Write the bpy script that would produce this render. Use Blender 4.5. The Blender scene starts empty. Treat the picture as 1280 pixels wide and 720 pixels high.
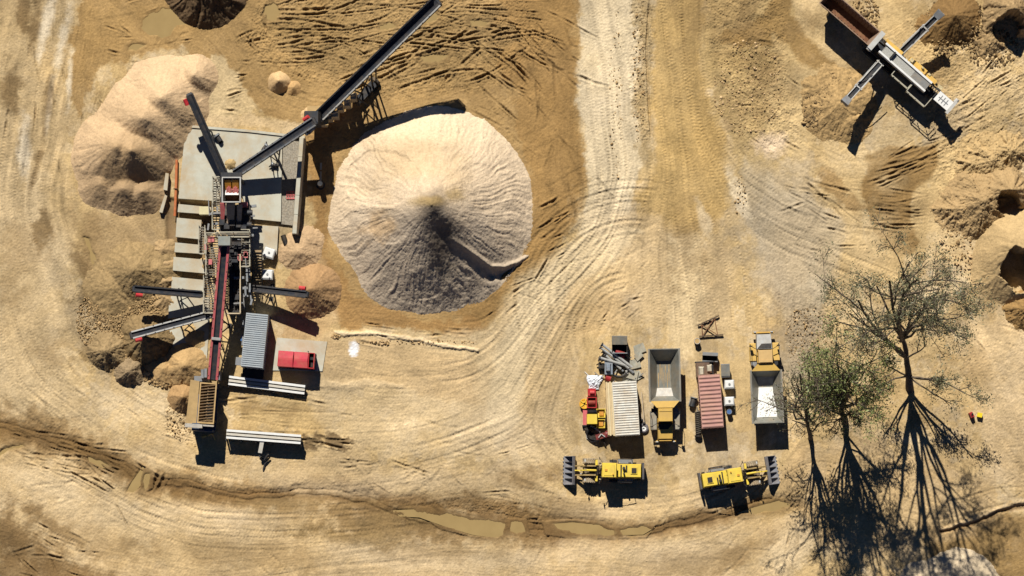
import bpy, math, random
import numpy as np
from mathutils import Vector, Matrix
random.seed(7)
PI = math.pi
SC = bpy.context.scene
COL = SC.collection

# ------------------------------------------------------------------ camera, a drone far above the pit
PXM = 11.0                 # photo pixels per metre on the ground
CAMH = 400.0
TILT = math.radians(5.0)
FPX = PXM * CAMH
_st, _ct = math.sin(TILT), math.cos(TILT)

def P(u, v, z=0.0):
    """photo pixel (numpy or float) + height -> world x, y"""
    a = (np.asarray(u, dtype=np.float64) - 640.0) / FPX
    b = (360.0 - np.asarray(v, dtype=np.float64)) / FPX
    dx = a; dy = _st + _ct * b; dz = -_ct + _st * b
    s = (z - CAMH * _ct) / dz
    return s * dx, -CAMH * _st + s * dy

def W(u, v, z=0.0):
    x, y = P(u, v, z)
    return Vector((float(x), float(y), float(z)))

cam_d = bpy.data.cameras.new('camera'); cam = bpy.data.objects.new('camera', cam_d); COL.objects.link(cam)
cam.location = (0, -CAMH * _st, CAMH * _ct); cam.rotation_euler = (TILT, 0, 0)
cam_d.sensor_width = 36.0; cam_d.lens = 36.0 * CAMH / (1280.0 / PXM)
cam_d.clip_start = 1.0; cam_d.clip_end = 6000.0
SC.camera = cam

# ------------------------------------------------------------------ light
SUNV = Vector((-0.245, 0.99, 1.0)).normalized()
EL = math.asin(SUNV.z)
w = bpy.data.worlds.new('World'); SC.world = w; w.use_nodes = True
nt = w.node_tree; nt.nodes.clear()
sky = nt.nodes.new('ShaderNodeTexSky'); sky.sky_type = 'NISHITA'; sky.sun_disc = False
sky.altitude = 3000; sky.air_density = 0.5; sky.dust_density = 0.0; sky.ozone_density = 10.0; sky.sun_elevation = EL; sky.sun_rotation = math.atan2(SUNV.x, SUNV.y)
bg = nt.nodes.new('ShaderNodeBackground'); bg.inputs['Strength'].default_value = 0.05
wo = nt.nodes.new('ShaderNodeOutputWorld')
nt.links.new(sky.outputs[0], bg.inputs[0]); nt.links.new(bg.outputs[0], wo.inputs[0])
sl = bpy.data.lights.new('sun', 'SUN'); sl.energy = 5.0; sl.angle = math.radians(0.5); sl.color = (1.0, 0.955, 0.885)
so = bpy.data.objects.new('sun', sl); COL.objects.link(so); so.location = (0, 60, 120)
so.rotation_euler = (-SUNV).to_track_quat('-Z', 'Y').to_euler()
SC.view_settings.view_transform = 'Standard'; SC.view_settings.look = 'None'
SC.view_settings.exposure = 0.64; SC.view_settings.gamma = 1.0
SC.view_settings.use_curve_mapping = False

# ------------------------------------------------------------------ colours and materials
KALB = 0.60
def lin(c):
    c = c / 255.0
    return c / 12.92 if c <= 0.04045 else ((c + 0.055) / 1.055) ** 2.4
def A(r, g, b):
    """the colour a level sunlit surface shows in the photo -> its albedo"""
    return (lin(r) * KALB, lin(g) * KALB, lin(b) * KALB)

MATS = {}
def mat(name, rgb, rough=0.6, metal=0.0, var=0.18, scale=2.0, dust=0.35, streak=0.0):
    if name in MATS: return MATS[name]
    m = bpy.data.materials.new(name); m.use_nodes = True
    n = m.node_tree; L = n.links; bs = n.nodes['Principled BSDF']
    bs.inputs['Roughness'].default_value = rough; bs.inputs['Metallic'].default_value = metal
    bs.inputs['Specular IOR Level'].default_value = 0.3
    c = A(*rgb)
    tc = n.nodes.new('ShaderNodeTexCoord')
    nz = n.nodes.new('ShaderNodeTexNoise'); nz.inputs['Scale'].default_value = scale; nz.inputs['Detail'].default_value = 6
    nz.inputs['Roughness'].default_value = 0.65
    L.new(tc.outputs['Object'], nz.inputs['Vector'])
    mr = n.nodes.new('ShaderNodeMapRange'); mr.inputs[1].default_value = 0.3; mr.inputs[2].default_value = 0.7
    mr.inputs[3].default_value = 1 - var; mr.inputs[4].default_value = 1 + var
    L.new(nz.outputs[0], mr.inputs[0])
    mx = n.nodes.new('ShaderNodeMix'); mx.data_type = 'RGBA'; mx.blend_type = 'MULTIPLY'; mx.inputs[0].default_value = 1
    mx.inputs[6].default_value = (*c, 1); L.new(mr.outputs[0], mx.inputs[7])
    out = mx.outputs[2]
    if dust > 0:
        n2 = n.nodes.new('ShaderNodeTexNoise'); n2.inputs['Scale'].default_value = scale * 0.7; n2.inputs['Detail'].default_value = 8
        n2.inputs['Roughness'].default_value = 0.7
        mp = n.nodes.new('ShaderNodeMapping'); mp.inputs['Location'].default_value = (3.1, 7.7, 1.3)
        L.new(tc.outputs['Object'], mp.inputs[0]); L.new(mp.outputs[0], n2.inputs['Vector'])
        m2 = n.nodes.new('ShaderNodeMapRange'); m2.inputs[1].default_value = 0.42; m2.inputs[2].default_value = 0.72
        m2.inputs[3].default_value = 0; m2.inputs[4].default_value = dust; L.new(n2.outputs[0], m2.inputs[0])
        x2 = n.nodes.new('ShaderNodeMix'); x2.data_type = 'RGBA'; L.new(m2.outputs[0], x2.inputs[0])
        L.new(out, x2.inputs[6]); x2.inputs[7].default_value = (*A(196, 164, 116), 1); out = x2.outputs[2]
    L.new(out, bs.inputs['Base Color'])
    bp = n.nodes.new('ShaderNodeBump'); bp.inputs['Strength'].default_value = 0.25; bp.inputs['Distance'].default_value = 0.03
    L.new(nz.outputs[0], bp.inputs['Height']); L.new(bp.outputs[0], bs.inputs['Normal'])
    MATS[name] = m
    return m

def earth_mat(name, bump=0.5, grain=0.22):
    m = bpy.data.materials.new(name); m.use_nodes = True
    n = m.node_tree; L = n.links; bs = n.nodes['Principled BSDF']
    bs.inputs['Roughness'].default_value = 0.95; bs.inputs['Specular IOR Level'].default_value = 0.12
    at = n.nodes.new('ShaderNodeAttribute'); at.attribute_name = 'Col'
    ge = n.nodes.new('ShaderNodeNewGeometry')
    nz = n.nodes.new('ShaderNodeTexNoise'); nz.inputs['Scale'].default_value = 3.2; nz.inputs['Detail'].default_value = 9
    nz.inputs['Roughness'].default_value = 0.75
    L.new(ge.outputs['Position'], nz.inputs['Vector'])
    mr = n.nodes.new('ShaderNodeMapRange'); mr.inputs[1].default_value = 0.3; mr.inputs[2].default_value = 0.7
    mr.inputs[3].default_value = 1 - grain; mr.inputs[4].default_value = 1 + grain; L.new(nz.outputs[0], mr.inputs[0])
    mx = n.nodes.new('ShaderNodeMix'); mx.data_type = 'RGBA'; mx.blend_type = 'MULTIPLY'; mx.inputs[0].default_value = 1
    L.new(at.outputs['Color'], mx.inputs[6]); L.new(mr.outputs[0], mx.inputs[7])
    n3 = n.nodes.new('ShaderNodeTexNoise'); n3.inputs['Scale'].default_value = 0.11; n3.inputs['Detail'].default_value = 8; n3.inputs['Roughness'].default_value = 0.65
    L.new(ge.outputs['Position'], n3.inputs['Vector'])
    m3 = n.nodes.new('ShaderNodeMapRange'); m3.inputs[1].default_value = 0.3; m3.inputs[2].default_value = 0.7; m3.inputs[3].default_value = 0.88; m3.inputs[4].default_value = 1.12; L.new(n3.outputs[0], m3.inputs[0])
    x3 = n.nodes.new('ShaderNodeMix'); x3.data_type = 'RGBA'; x3.blend_type = 'MULTIPLY'; x3.inputs[0].default_value = 1
    L.new(mx.outputs[2], x3.inputs[6]); L.new(m3.outputs[0], x3.inputs[7]); L.new(x3.outputs[2], bs.inputs['Base Color'])
    bp = n.nodes.new('ShaderNodeBump'); bp.inputs['Strength'].default_value = bump; bp.inputs['Distance'].default_value = 0.12
    L.new(nz.outputs[0], bp.inputs['Height']); L.new(bp.outputs[0], bs.inputs['Normal'])
    return m

# ------------------------------------------------------------------ mesh builder
class MB:
    def __init__(self): self.v = []; self.f = []; self.m = []; self.mi = 0
    def add(self, vs, fs):
        b = len(self.v); self.v += [Vector(p) for p in vs]
        for f in fs: self.f.append(tuple(b + i for i in f)); self.m.append(self.mi)
        return self
    def hexa(self, p):   # 8 points: bottom 0-3 ccw, top 4-7 ccw
        return self.add(p, [(3,2,1,0),(4,5,6,7),(0,1,5,4),(1,2,6,5),(2,3,7,6),(3,0,4,7)])
    def box(self, x0, x1, y0, y1, z0, z1):
        return self.hexa([(x0,y0,z0),(x1,y0,z0),(x1,y1,z0),(x0,y1,z0),(x0,y0,z1),(x1,y0,z1),(x1,y1,z1),(x0,y1,z1)])
    def taper(self, x0, x1, y0, y1, z0, z1, ix, iy):
        return self.hexa([(x0,y0,z0),(x1,y0,z0),(x1,y1,z0),(x0,y1,z0),(x0+ix,y0+iy,z1),(x1-ix,y0+iy,z1),(x1-ix,y1-iy,z1),(x0+ix,y1-iy,z1)])
    def beam(self, p, q, w=0.1, h=0.1, up=(0,0,1)):
        p = Vector(p); q = Vector(q); d = (q - p).normalized(); u = Vector(up)
        s = d.cross(u)
        if s.length < 1e-4: s = d.cross(Vector((0,1,0)))
        s.normalize(); t = s.cross(d); s = s * (w/2); t = t * (h/2)
        return self.hexa([p-s-t, p+s-t, q+s-t, q-s-t, p-s+t, p+s+t, q+s+t, q-s+t])
    def tube(self, p, q, r0, r1=None, n=10, cap=True):
        p = Vector(p); q = Vector(q); r1 = r0 if r1 is None else r1
        d = (q - p).normalized(); s = d.cross(Vector((0,0,1)))
        if s.length < 1e-3: s = Vector((1,0,0))
        s.normalize(); t = s.cross(d); vs = []
        for k in range(n):
            a = 2*PI*k/n; vs.append(p + (s*math.cos(a)+t*math.sin(a))*r0)
        for k in range(n):
            a = 2*PI*k/n; vs.append(q + (s*math.cos(a)+t*math.sin(a))*r1)
        fs = [(k,(k+1)%n,n+(k+1)%n,n+k) for k in range(n)]
        if cap: fs += [tuple(range(n))[::-1], tuple(range(n,2*n))]
        return self.add(vs, fs)
    def path(self, pts, r, n=6):
        for a, b in zip(pts[:-1], pts[1:]): self.tube(a, b, r, r, n)
        return self
    def ring(self, c, axis, prof, n=24):   # lathe around axis; prof = (radius, offset)
        c = Vector(c); ax = Vector(axis).normalized(); s = ax.orthogonal().normalized(); t = ax.cross(s); vs = []
        for r, o in prof:
            for k in range(n):
                a = 2*PI*k/n; vs.append(c + ax*o + (s*math.cos(a)+t*math.sin(a))*r)
        m = len(prof); fs = []
        for i in range(m-1):
            for k in range(n): fs.append((i*n+k, i*n+(k+1)%n, (i+1)*n+(k+1)%n, (i+1)*n+k))
        return self.add(vs, fs)
    def prism(self, pts, z0, z1):
        n = len(pts); vs = [(p[0],p[1],z0) for p in pts] + [(p[0],p[1],z1) for p in pts]
        fs = [tuple(range(n))[::-1], tuple(range(n,2*n))] + [(k,(k+1)%n,n+(k+1)%n,n+k) for k in range(n)]
        return self.add(vs, fs)
    def plate(self, p, th=0.05):     # quad with thickness along its normal
        p = [Vector(x) for x in p]; nrm = (p[1]-p[0]).cross(p[2]-p[0]).normalized()*th
        return self.hexa([x-nrm for x in p] + p)
    def build(self, name, mats, parent=None, world=False, smooth=False):
        me = bpy.data.meshes.new(name); off = parent.location if (world and parent) else Vector((0,0,0))
        me.from_pydata([tuple(p-off) for p in self.v], [], self.f)
        if not isinstance(mats, (list, tuple)): mats = [mats]
        for x in mats: me.materials.append(x)
        if len(mats) > 1: me.polygons.foreach_set('material_index', self.m)
        if smooth: me.polygons.foreach_set('use_smooth', [True]*len(me.polygons))
        me.update()
        o = bpy.data.objects.new(name, me); COL.objects.link(o)
        if parent: o.parent = parent
        return o

def thing(name, label, cat, loc=(0,0,0), rot=0.0, group=None):
    o = bpy.data.objects.new(name, None); COL.objects.link(o); o.empty_display_size = 0.3
    o.location = loc; o.rotation_euler = (0,0,rot); o['label'] = label; o['category'] = cat
    if group: o['group'] = group
    return o
def tag(o, label, cat, group=None, kind=None):
    if label: o['label'] = label
    if cat: o['category'] = cat
    if group: o['group'] = group
    if kind: o['kind'] = kind
    return o
def copy_tree(o, parent=None):
    c = o.copy(); COL.objects.link(c)
    if parent: c.parent = parent
    for ch in list(o.children): copy_tree(ch, c)
    return c
# ------------------------------------------------------------------ the ground: painted relief and soil colours on one fine sheet
PAD = 44
us = np.arange(-PAD, 1280+PAD+1, dtype=np.float32); vs_ = np.arange(-PAD, 720+PAD+1, dtype=np.float32)
NU, NV = len(us), len(vs_)
U, V = np.meshgrid(us, vs_)
def vnoise(x, y, seed):
    rs = np.random.RandomState(seed); T = rs.rand(256, 256).astype(np.float32)*2-1
    xi = np.floor(x).astype(np.int32); yi = np.floor(y).astype(np.int32)
    fx = (x-xi).astype(np.float32); fy = (y-yi).astype(np.float32)
    fx = fx*fx*(3-2*fx); fy = fy*fy*(3-2*fy); xi &= 255; yi &= 255; x1 = (xi+1) & 255; y1 = (yi+1) & 255
    a = T[yi, xi]; b = T[yi, x1]; c = T[y1, xi]; d = T[y1, x1]
    return (a+(b-a)*fx)*(1-fy) + (c+(d-c)*fx)*fy
def fbm(x, y, scale, octv, seed, gain=0.55):
    o = 0; a = 1.0; t = 0; s = scale
    for k in range(octv):
        o = o + a*vnoise(x/s+17.3*k, y/s+9.1*k, seed+k); t += a; a *= gain; s /= 2.03
    return o/t*1.6
def sstep(a, b, x):
    t = np.clip((x-a)/(b-a), 0, 1); return t*t*(3-2*t)
WX = fbm(U, V, 60, 5, 901); WY = fbm(U, V, 60, 5, 951); WF = fbm(U, V, 13, 5, 977, 0.7)

def polymask(pts, soft=4.0, amp=6.0, fine=2.0):
    if soft > 3.5: soft *= .6; fine *= 2.2
    x0 = min(p[0] for p in pts)-40; x1 = max(p[0] for p in pts)+40; y0 = min(p[1] for p in pts)-40; y1 = max(p[1] for p in pts)+40
    i0, i1 = max(0, int(x0+PAD)), min(NU, int(x1+PAD)); j0, j1 = max(0, int(y0+PAD)), min(NV, int(y1+PAD))
    m = np.zeros((NV, NU), np.float32)
    if i1 <= i0 or j1 <= j0: return m
    s_ = np.s_[j0:j1, i0:i1]
    x = U[s_] + WX[s_]*amp; y = V[s_] + WY[s_]*amp
    inside = np.zeros(x.shape, bool); d = np.full(x.shape, 1e9, np.float32)
    n = len(pts)
    for k in range(n):
        ax, ay = pts[k]; bx, by = pts[(k+1) % n]
        ex, ey = bx-ax, by-ay; t = np.clip(((x-ax)*ex+(y-ay)*ey)/(ex*ex+ey*ey+1e-9), 0, 1)
        d = np.minimum(d, (x-ax-t*ex)**2+(y-ay-t*ey)**2)
        c = (ay > y) != (by > y)
        inside ^= c & (x < (bx-ax)*(y-ay)/((by-ay) if by != ay else 1e-9)+ax)
    sd = np.where(inside, 1, -1)*np.sqrt(d) + WF[s_]*fine
    m[s_] = sstep(-soft, soft, sd)
    return m
def blobmask(u, v, ru, rv, ang=0.0, soft=0.5, amp=0.3):
    R = max(ru, rv)*1.7
    i0, i1 = max(0, int(u-R+PAD)), min(NU, int(u+R+PAD)); j0, j1 = max(0, int(v-R+PAD)), min(NV, int(v+R+PAD))
    m = np.zeros((NV, NU), np.float32)
    if i1 <= i0 or j1 <= j0: return m
    s_ = np.s_[j0:j1, i0:i1]; c, s = math.cos(math.radians(ang)), math.sin(math.radians(ang))
    x = U[s_]-u; y = V[s_]-v
    d = np.sqrt(((x*c+y*s)/ru)**2+((-x*s+y*c)/rv)**2) + amp*(WX[s_]+1.3*WF[s_])*0.7
    m[s_] = 1-sstep(1-soft, 1+soft, d)
    return m

BASE = A(208, 179, 128)
C = np.empty((NV, NU, 3), np.float32); C[:] = BASE
Hh = np.zeros((NV, NU), np.float32)
def paint(m, rgb, a=1.0):
    global C
    g_ = (rgb[0]*.35+rgb[1]*.5+rgb[2]*.15); rgb = tuple(x+(g_-x)*0.14 for x in rgb)
    k = (m*a)[..., None]; C += (np.array(A(*rgb), np.float32)-C)*k

# flow of the traffic (photo angles, v down): u, v, degrees, reach
FL = [(20,60,88,60),(60,60,100,50),(30,160,95,60),(20,300,92,80),(50,420,70,70),(90,500,35,70),(30,560,18,60),(120,590,26,50),(60,660,24,70),
      (230,620,12,80),(200,690,8,80),(400,600,4,80),(420,690,-4,80),(400,500,3,60),(500,470,2,60),(560,560,-8,70),(600,520,-20,60),(640,470,-55,50),
      (670,420,-64,45),(700,360,-50,45),(740,320,-45,40),(790,260,-62,50),(840,120,86,70),(830,20,88,70),(760,60,88,50),(745,160,84,50),(730,250,60,40),
      (840,330,84,60),(850,450,90,60),(700,480,98,50),(690,570,60,50),(640,620,10,50),(760,690,-5,80),(870,660,-6,60),(960,660,-35,60),(900,540,85,50),
      (500,40,-4,80),(420,30,10,50),(600,90,-22,50),(650,130,-40,50),(690,60,50,40),(690,300,-40,40),(560,420,4,40),(330,60,60,40),(200,30,30,50),
      (130,80,100,40),(110,320,60,50),(150,300,50,40),(930,120,55,50),(1000,90,30,50),(1000,230,32,50),(1060,280,15,50),(1120,220,-18,50),(1130,290,8,40),
      (1200,90,-35,60),(1200,180,-20,60),(1200,260,0,50),(1230,470,70,60),(1260,560,60,60),(1230,690,-30,60),(1100,640,20,60),(980,400,100,50),(1080,330,30,50),
      (1250,620,-12,40),(300,300,90,50),(640,250,80,40)]
c2 = np.zeros((NV, NU), np.float32); s2 = np.zeros((NV, NU), np.float32)
for (a, b, g, r) in FL:
    wgt = 1.0/(1.0+(((U-a)**2+(V-b)**2)/(r*r))**2)
    c2 += wgt*math.cos(2*math.radians(g)); s2 += wgt*math.sin(2*math.radians(g))
TH = 0.5*np.arctan2(s2, c2) + 0.10*WX + 0.22*fbm(U, V, 150, 3, 811)
CT, ST = np.cos(TH).astype(np.float32), np.sin(TH).astype(np.float32)
def lic(noise, L):
    acc = noise.copy()
    for sg in (1.0, -1.0):
        x = (U+PAD).copy(); y = (V+PAD).copy(); px = CT*sg; py = ST*sg
        for k in range(L):
            x += px; y += py
            ix = np.clip(np.rint(x), 0, NU-1).astype(np.int32); iy = np.clip(np.rint(y), 0, NV-1).astype(np.int32)
            acc += noise[iy, ix]; dx = CT[iy, ix]; dy = ST[iy, ix]
            f = np.where(dx*px+dy*py < 0, -1.0, 1.0).astype(np.float32); px = dx*f; py = dy*f
    acc -= acc.mean(); return acc/acc.std()
rs = np.random.RandomState(5)
def blur(a):
    for ax in (0, 1): a = (np.roll(a, 1, ax)+2*a+np.roll(a, -1, ax))/4
    return a
WHITE = rs.randn(NV, NU).astype(np.float32)
LF = lic(WHITE, 18)
LC = lic(fbm(U, V, 6, 2, 61), 26)
LMOD = np.clip(0.45+0.9*fbm(U, V, 55, 3, 821), 0, 1.2); LC = LC*LMOD; LF = LF*(0.4+0.6*LMOD)

LX = lic(fbm(U, V, 16, 3, 67), 60)*np.clip(.7+.6*fbm(U, V, 90, 3, 869), 0, 1.3)
# ---- soil zones
for (sc, lo, col_, al, sd) in ((46, .22, (232,208,166), .35, 611), (30, .28, (238,216,178), .3, 617), (52, .26, (166,134,86), .32, 623), (24, .34, (150,120,74), .3, 631), (70, .3, (182,164,134), .4, 641)):
    paint(sstep(lo, lo+.12, fbm(U, V, sc, 5, sd, .62))*(0.5+0.5*sstep(-.3,.3,fbm(U, V, 9, 3, sd+3))), col_, al)
TAN, PALE, CREAM, DAMP, BROWN, DARK, GREY = (206,172,116), (224,196,146), (240,220,178), (184,147,90), (160,122,68), (118,86,46), (170,152,120)
paint(polymask([(-60,-60),(95,-60),(92,60),(85,170),(95,250),(80,330),(-60,330)], 10, 12), (198,168,118), 0.8)
paint(polymask([(-60,180),(20,200),(60,300),(90,380),(80,470),(140,560),(-60,520)], 16, 14), (217,187,136), 0.8)
paint(polymask([(90,-60),(725,-60),(730,60),(722,120),(735,230),(700,300),(650,360),(610,410),(420,412),(395,300),(380,150),(290,130),(230,70),(130,80),(95,150),(92,60)], 5, 10, 3), (180,142,84), 0.92)
paint(polymask([(620,-40),(716,-40),(724,60),(716,130),(728,220),(690,300),(650,352),(610,402),(560,392),(640,330),(665,270),(660,200),(640,120),(600,60)], 9, 14, 4), (170,129,70), 0.75)
paint(polymask([(395,130),(425,140),(405,230),(408,320),(440,372),(520,398),(600,398),(608,414),(425,412),(400,330),(384,240)], 6, 8, 3), (172,128,70), 0.75)
paint(polymask([(330,0),(620,0),(640,60),(560,110),(470,120),(360,60)], 18, 22, 6), (168,136,84), 0.55)
paint(polymask([(265,70),(290,75),(322,135),(300,150),(232,158),(262,130)], 4, 8), (226,196,142), 0.9)
paint(polymask([(232,142),(390,150),(385,166),(232,158)], 4, 6), (228,196,144), 0.85)
paint(polymask([(100,268),(215,262),(215,470),(150,470),(120,440),(110,360)], 10, 14), (178,146,98), 0.8)
paint(polymask([(92,375),(150,350),(212,355),(212,420),(160,470),(110,455),(95,420)], 10, 14, 4), (150,122,78), 0.8)
# pale road along the damp area and the haul road
paint(polymask([(724,-40),(790,-40),(800,60),(800,180),(790,270),(720,300),(736,230),(722,130),(732,60)], 6, 8, 3), (230,207,164), 0.9)
paint(polymask([(784,-40),(815,-40),(812,80),(814,170),(806,210),(790,190),(798,90)], 6, 10, 4), (176,148,98), 0.75)
paint(polymask([(812,-40),(872,-40),(880,80),(900,180),(905,260),(840,330),(790,300),(810,220),(812,100)], 9, 10), (204,166,98), 0.9)
paint(polymask([(872,-40),(1010,-40),(1000,60),(980,160),(990,220),(930,240),(900,180)], 10, 18, 5), (198,166,106), 0.9)
paint(polymask([(720,300),(790,270),(850,300),(905,300),(915,420),(880,420),(830,400),(760,400),(720,440),(690,560),(620,560),(560,560),(610,420),(660,350)], 20, 18), (219,187,134), 0.85)
paint(polymask([(380,425),(610,410),(650,370),(690,310),(720,300),(690,420),(640,520),(560,570),(400,560)], 12, 10), (218,190,142), 0.6)
paint(polymask([(735,250),(760,280),(800,300),(760,330),(700,370),(660,440),(650,520),(620,560),(600,520),(625,440),(660,360),(715,300)], 10, 12), (232,206,158), 0.75)
paint(polymask([(838,300),(872,290),(880,380),(872,440),(845,440),(835,380)], 12, 8), (234,206,154), 0.6)
paint(polymask([(930,200),(1010,230),(1060,300),(1050,340),(1020,470),(985,470),(975,380),(950,330),(930,260)], 14, 16, 4), (192,174,142), 0.75)
paint(polymask([(395,424),(590,440),(600,500),(390,470)], 12, 10), (200,166,114), 0.6)
paint(polymask([(-60,520),(160,560),(240,480),(240,600),(420,570),(640,590),(700,620),(960,600),(1000,660),(990,780),(-60,780)], 16, 14), (212,180,128), 0.7)
paint(polymask([(230,560),(420,560),(500,590),(470,640),(260,615)], 14, 14), (214,184,136), 0.5)
for b in [(90,400,40,30,20),(70,330,22,40,0),(45,250,18,60,0),(160,510,60,26,10),(160,570,60,20,15),(60,605,60,14,14),(200,650,120,16,8),(640,560,60,40,0),(760,270,30,25,0)]:
    paint(blobmask(*b, soft=0.7, amp=0.6), (232,204,156), 0.5)
for b in [(55,40,7,34,14),(76,60,6,40,12),(87,100,4,30,4),(62,130,4,40,5),(30,185,8,40,0)]:
    paint(blobmask(*b, soft=0.6, amp=0.6), (242,222,186), 0.8)
for b in [(42,42,7,30,5),(62,122,8,38,4),(14,112,13,34,0),(30,20,7,30,0),(48,200,6,40,15),(52,285,9,22,15),(105,330,9,26,-25)]:
    paint(blobmask(*b, soft=0.5, amp=0.7), (128,100,60), 0.8)
# drain along the south edge, dark and damp
def chan(pts, wd, rgb, a, dz=0.0, soft=0.7):
    m = np.zeros((NV, NU), np.float32)
    for (p, q) in zip(pts[:-1], pts[1:]):
        ex, ey = q[0]-p[0], q[1]-p[1]; x = U+WX*7; y = V+WY*7
        t = np.clip(((x-p[0])*ex+(y-p[1])*ey)/(ex*ex+ey*ey), 0, 1); d = np.sqrt((x-p[0]-t*ex)**2+(y-p[1]-t*ey)**2)
        wl = (p[2]+(q[2]-p[2])*t)*wd
        m = np.maximum(m, 1-sstep(1-soft, 1+soft, d/wl+0.55*WF))
    paint(m, rgb, a)
    global Hh
    Hh -= dz*m
    return m
DR = [(-20,530,14),(50,545,13),(110,565,12),(170,592,11),(210,606,9),(290,622,10),(400,616,9),(460,628,12),(510,645,12),(600,655,12),(700,664,11),(780,662,8),(860,652,7),(950,632,7),(1000,628,6)]
chan(DR, 2.0, (172,138,88), 0.85, 0.05, 0.35)
chan(DR, 0.95, (124,94,54), 0.95, 0.16)
chan([(a_, b_+3, 1.2) for a_, b_, c_ in DR], 1.0, (104,78,44), 0.6, 0.10); chan([(a_, b_-5, 1.0) for a_, b_, c_ in DR], 1.0, (112,84,48), 0.5, 0.08)
chan([(300,615,5),(420,607,6),(470,618,8),(540,630,10),(600,625,10),(650,650,16),(690,668,14),(740,650,6)], 1.0, (136,102,58), 0.7, 0.05)
for b in [(20,540,36,14,10),(95,560,40,9,22),(160,590,34,9,28),(480,660,70,18,0),(455,650,40,22,0),(650,600,24,14,0),(655,655,26,20,0),(690,590,12,9,0),(540,636,26,8,0),(610,628,40,9,10),(255,622,50,5,6)]:
    paint(blobmask(*b, soft=0.7, amp=0.7), (142,108,60), 0.62)
for b in [(40,690,70,28,30),(70,660,46,9,35),(20,665,40,20,20),(90,715,40,12,10),(10,720,60,30,0)]:
    paint(blobmask(*b, soft=0.6, amp=0.7), (138,106,62), 0.72)
for b in [(430,610,70,9,3),(520,600,40,10,0),(250,640,90,9,6),(470,690,60,14,0),(600,700,90,12,0),(820,690,90,14,0),(740,640,40,8,0)]:
    paint(blobmask(*b, soft=0.7, amp=0.6), (226,198,152), 0.5)
for b in [(475,655,70,16,0),(380,632,60,7,0),(430,670,60,8,8)]:
    paint(blobmask(*b, soft=0.7, amp=0.8), (158,128,78), 0.6)
# east side
paint(polymask([(895,45),(945,30),(975,-20),(1000,-30),(990,20),(1010,40),(1045,62),(1075,92),(1050,100),(1010,80),(985,62),(930,60)], 5, 9, 3), (160,124,68), 0.85)
paint(polymask([(925,-20),(950,-10),(940,40),(920,44)], 5, 8, 3), (150,122,78), 0.7)
paint(polymask([(975,-20),(1030,-20),(1045,50),(1070,100),(1005,40)], 6, 6, 3), (222,190,134), 0.7)
paint(polymask([(965,50),(1005,80),(1050,110),(1020,120),(1000,200),(960,170)], 10, 12), (216,184,126), 0.7)
paint(polymask([(1082,200),(1110,186),(1172,180),(1176,205),(1145,240),(1142,275),(1155,300),(1140,320),(1110,310),(1090,275),(1080,235)], 3, 6, 3), (158,121,66), 0.9)
paint(polymask([(1025,200),(1045,215),(1060,245),(1080,262),(1085,270),(1055,262),(1030,225)], 5, 8, 3), (166,128,74), 0.7)
for b in [(985,225,26,22,20),(1030,285,32,26,0),(985,310,30,40,0),(1010,330,40,26,0),(955,215,22,20,0)]:
    paint(blobmask(*b, soft=0.8, amp=0.7), (196,172,132), 0.6)
for b in [(1090,300,40,40,10),(1060,200,30,16,0),(1120,165,30,14,-30),(1235,110,40,30,-30),(1180,300,20,30,0),(1110,230,18,12,0)]:
    paint(blobmask(*b, soft=0.8, amp=0.5), (228,196,140), 0.6)
for b in [(1005,405,34,34,0),(1010,440,34,38,0),(990,380,18,16,0),(760,392,26,18,0),(785,380,12,12,0)]:
    paint(blobmask(*b, soft=0.8, amp=0.7), (166,146,116), 0.62)
for b in [(880,395,10,46,0),(900,360,10,50,0),(880,480,9,70,0),(778,440,18,20,0),(800,450,10,60,0),(790,400,12,16,0)]:
    paint(blobmask(*b, soft=0.8, amp=0.8), (178,152,110), 0.55)
paint(blobmask(755,395,34,26,-20, soft=0.5, amp=0.5), (204,168,110), 0.7)
paint(blobmask(927,248,9,32,-20, soft=0.3, amp=0.4), (240,216,172), 0.9)
paint(blobmask(880,275,7,24,-15, soft=0.4, amp=0.5), (236,210,164), 0.8)
paint(blobmask(965,180,20,14,0, soft=0.6, amp=0.5), (232,204,170), 0.7)
paint(polymask([(1215,400),(1300,380),(1300,620),(1240,600),(1225,520)], 16, 14), (222,190,140), 0.7)
paint(blobmask(1215,455,22,32,-15, soft=0.4, amp=0.5), (190,156,102), 0.6)
paint(polymask([(1150,655),(1290,640),(1300,760),(1180,760)], 8, 10), (160,124,68), 0.8)
paint(polymask([(985,560),(1120,560),(1240,600),(1230,660),(1100,700),(980,660)], 16, 16), (206,172,120), 0.6)
paint(blobmask(975,640,26,18,20, soft=0.6, amp=0.6), (176,142,84), 0.7)
paint(blobmask(980,690,26,40,25, soft=0.6, amp=0.5), (232,204,156), 0.7)
paint(blobmask(930,690,40,12,-30, soft=0.7, amp=0.7), (156,122,72), 0.6)
paint(blobmask(1140,690,18,14,0, soft=0.5, amp=0.5), (224,192,140), 0.6)
paint(blobmask(442,436,5.5,7,0, soft=0.4, amp=1.0), (250,250,250), 0.95); paint(polymask([(374,546),(400,545),(432,556),(424,562),(380,560)], 4, 8, 5), (116,92,60), 0.85)      # spilt lime
paint(polymask([(360,385),(400,300),(420,400),(400,420),(350,425)], 6, 6), (196,160,110), 0.6)
chan([(415,417,1.6),(450,420,1.8),(520,425,1.7),(600,433,1.4)], 1.5, (236,208,160), 0.85, -0.22)
chan([(380,481,2),(420,480,3),(480,482,3),(500,484,2)], 1.6, (226,196,146), 0.7, -0.12)
chan([(1180,662,2.5),(1210,654,3),(1250,640,3),(1300,626,3)], 0.8, (132,98,56), 0.7, 0.3)
chan([(1180,658,2),(1210,650,2.4),(1250,636,2),(1300,620,2)], 1.0, (226,192,140), 0.6, -0.15)

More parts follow.
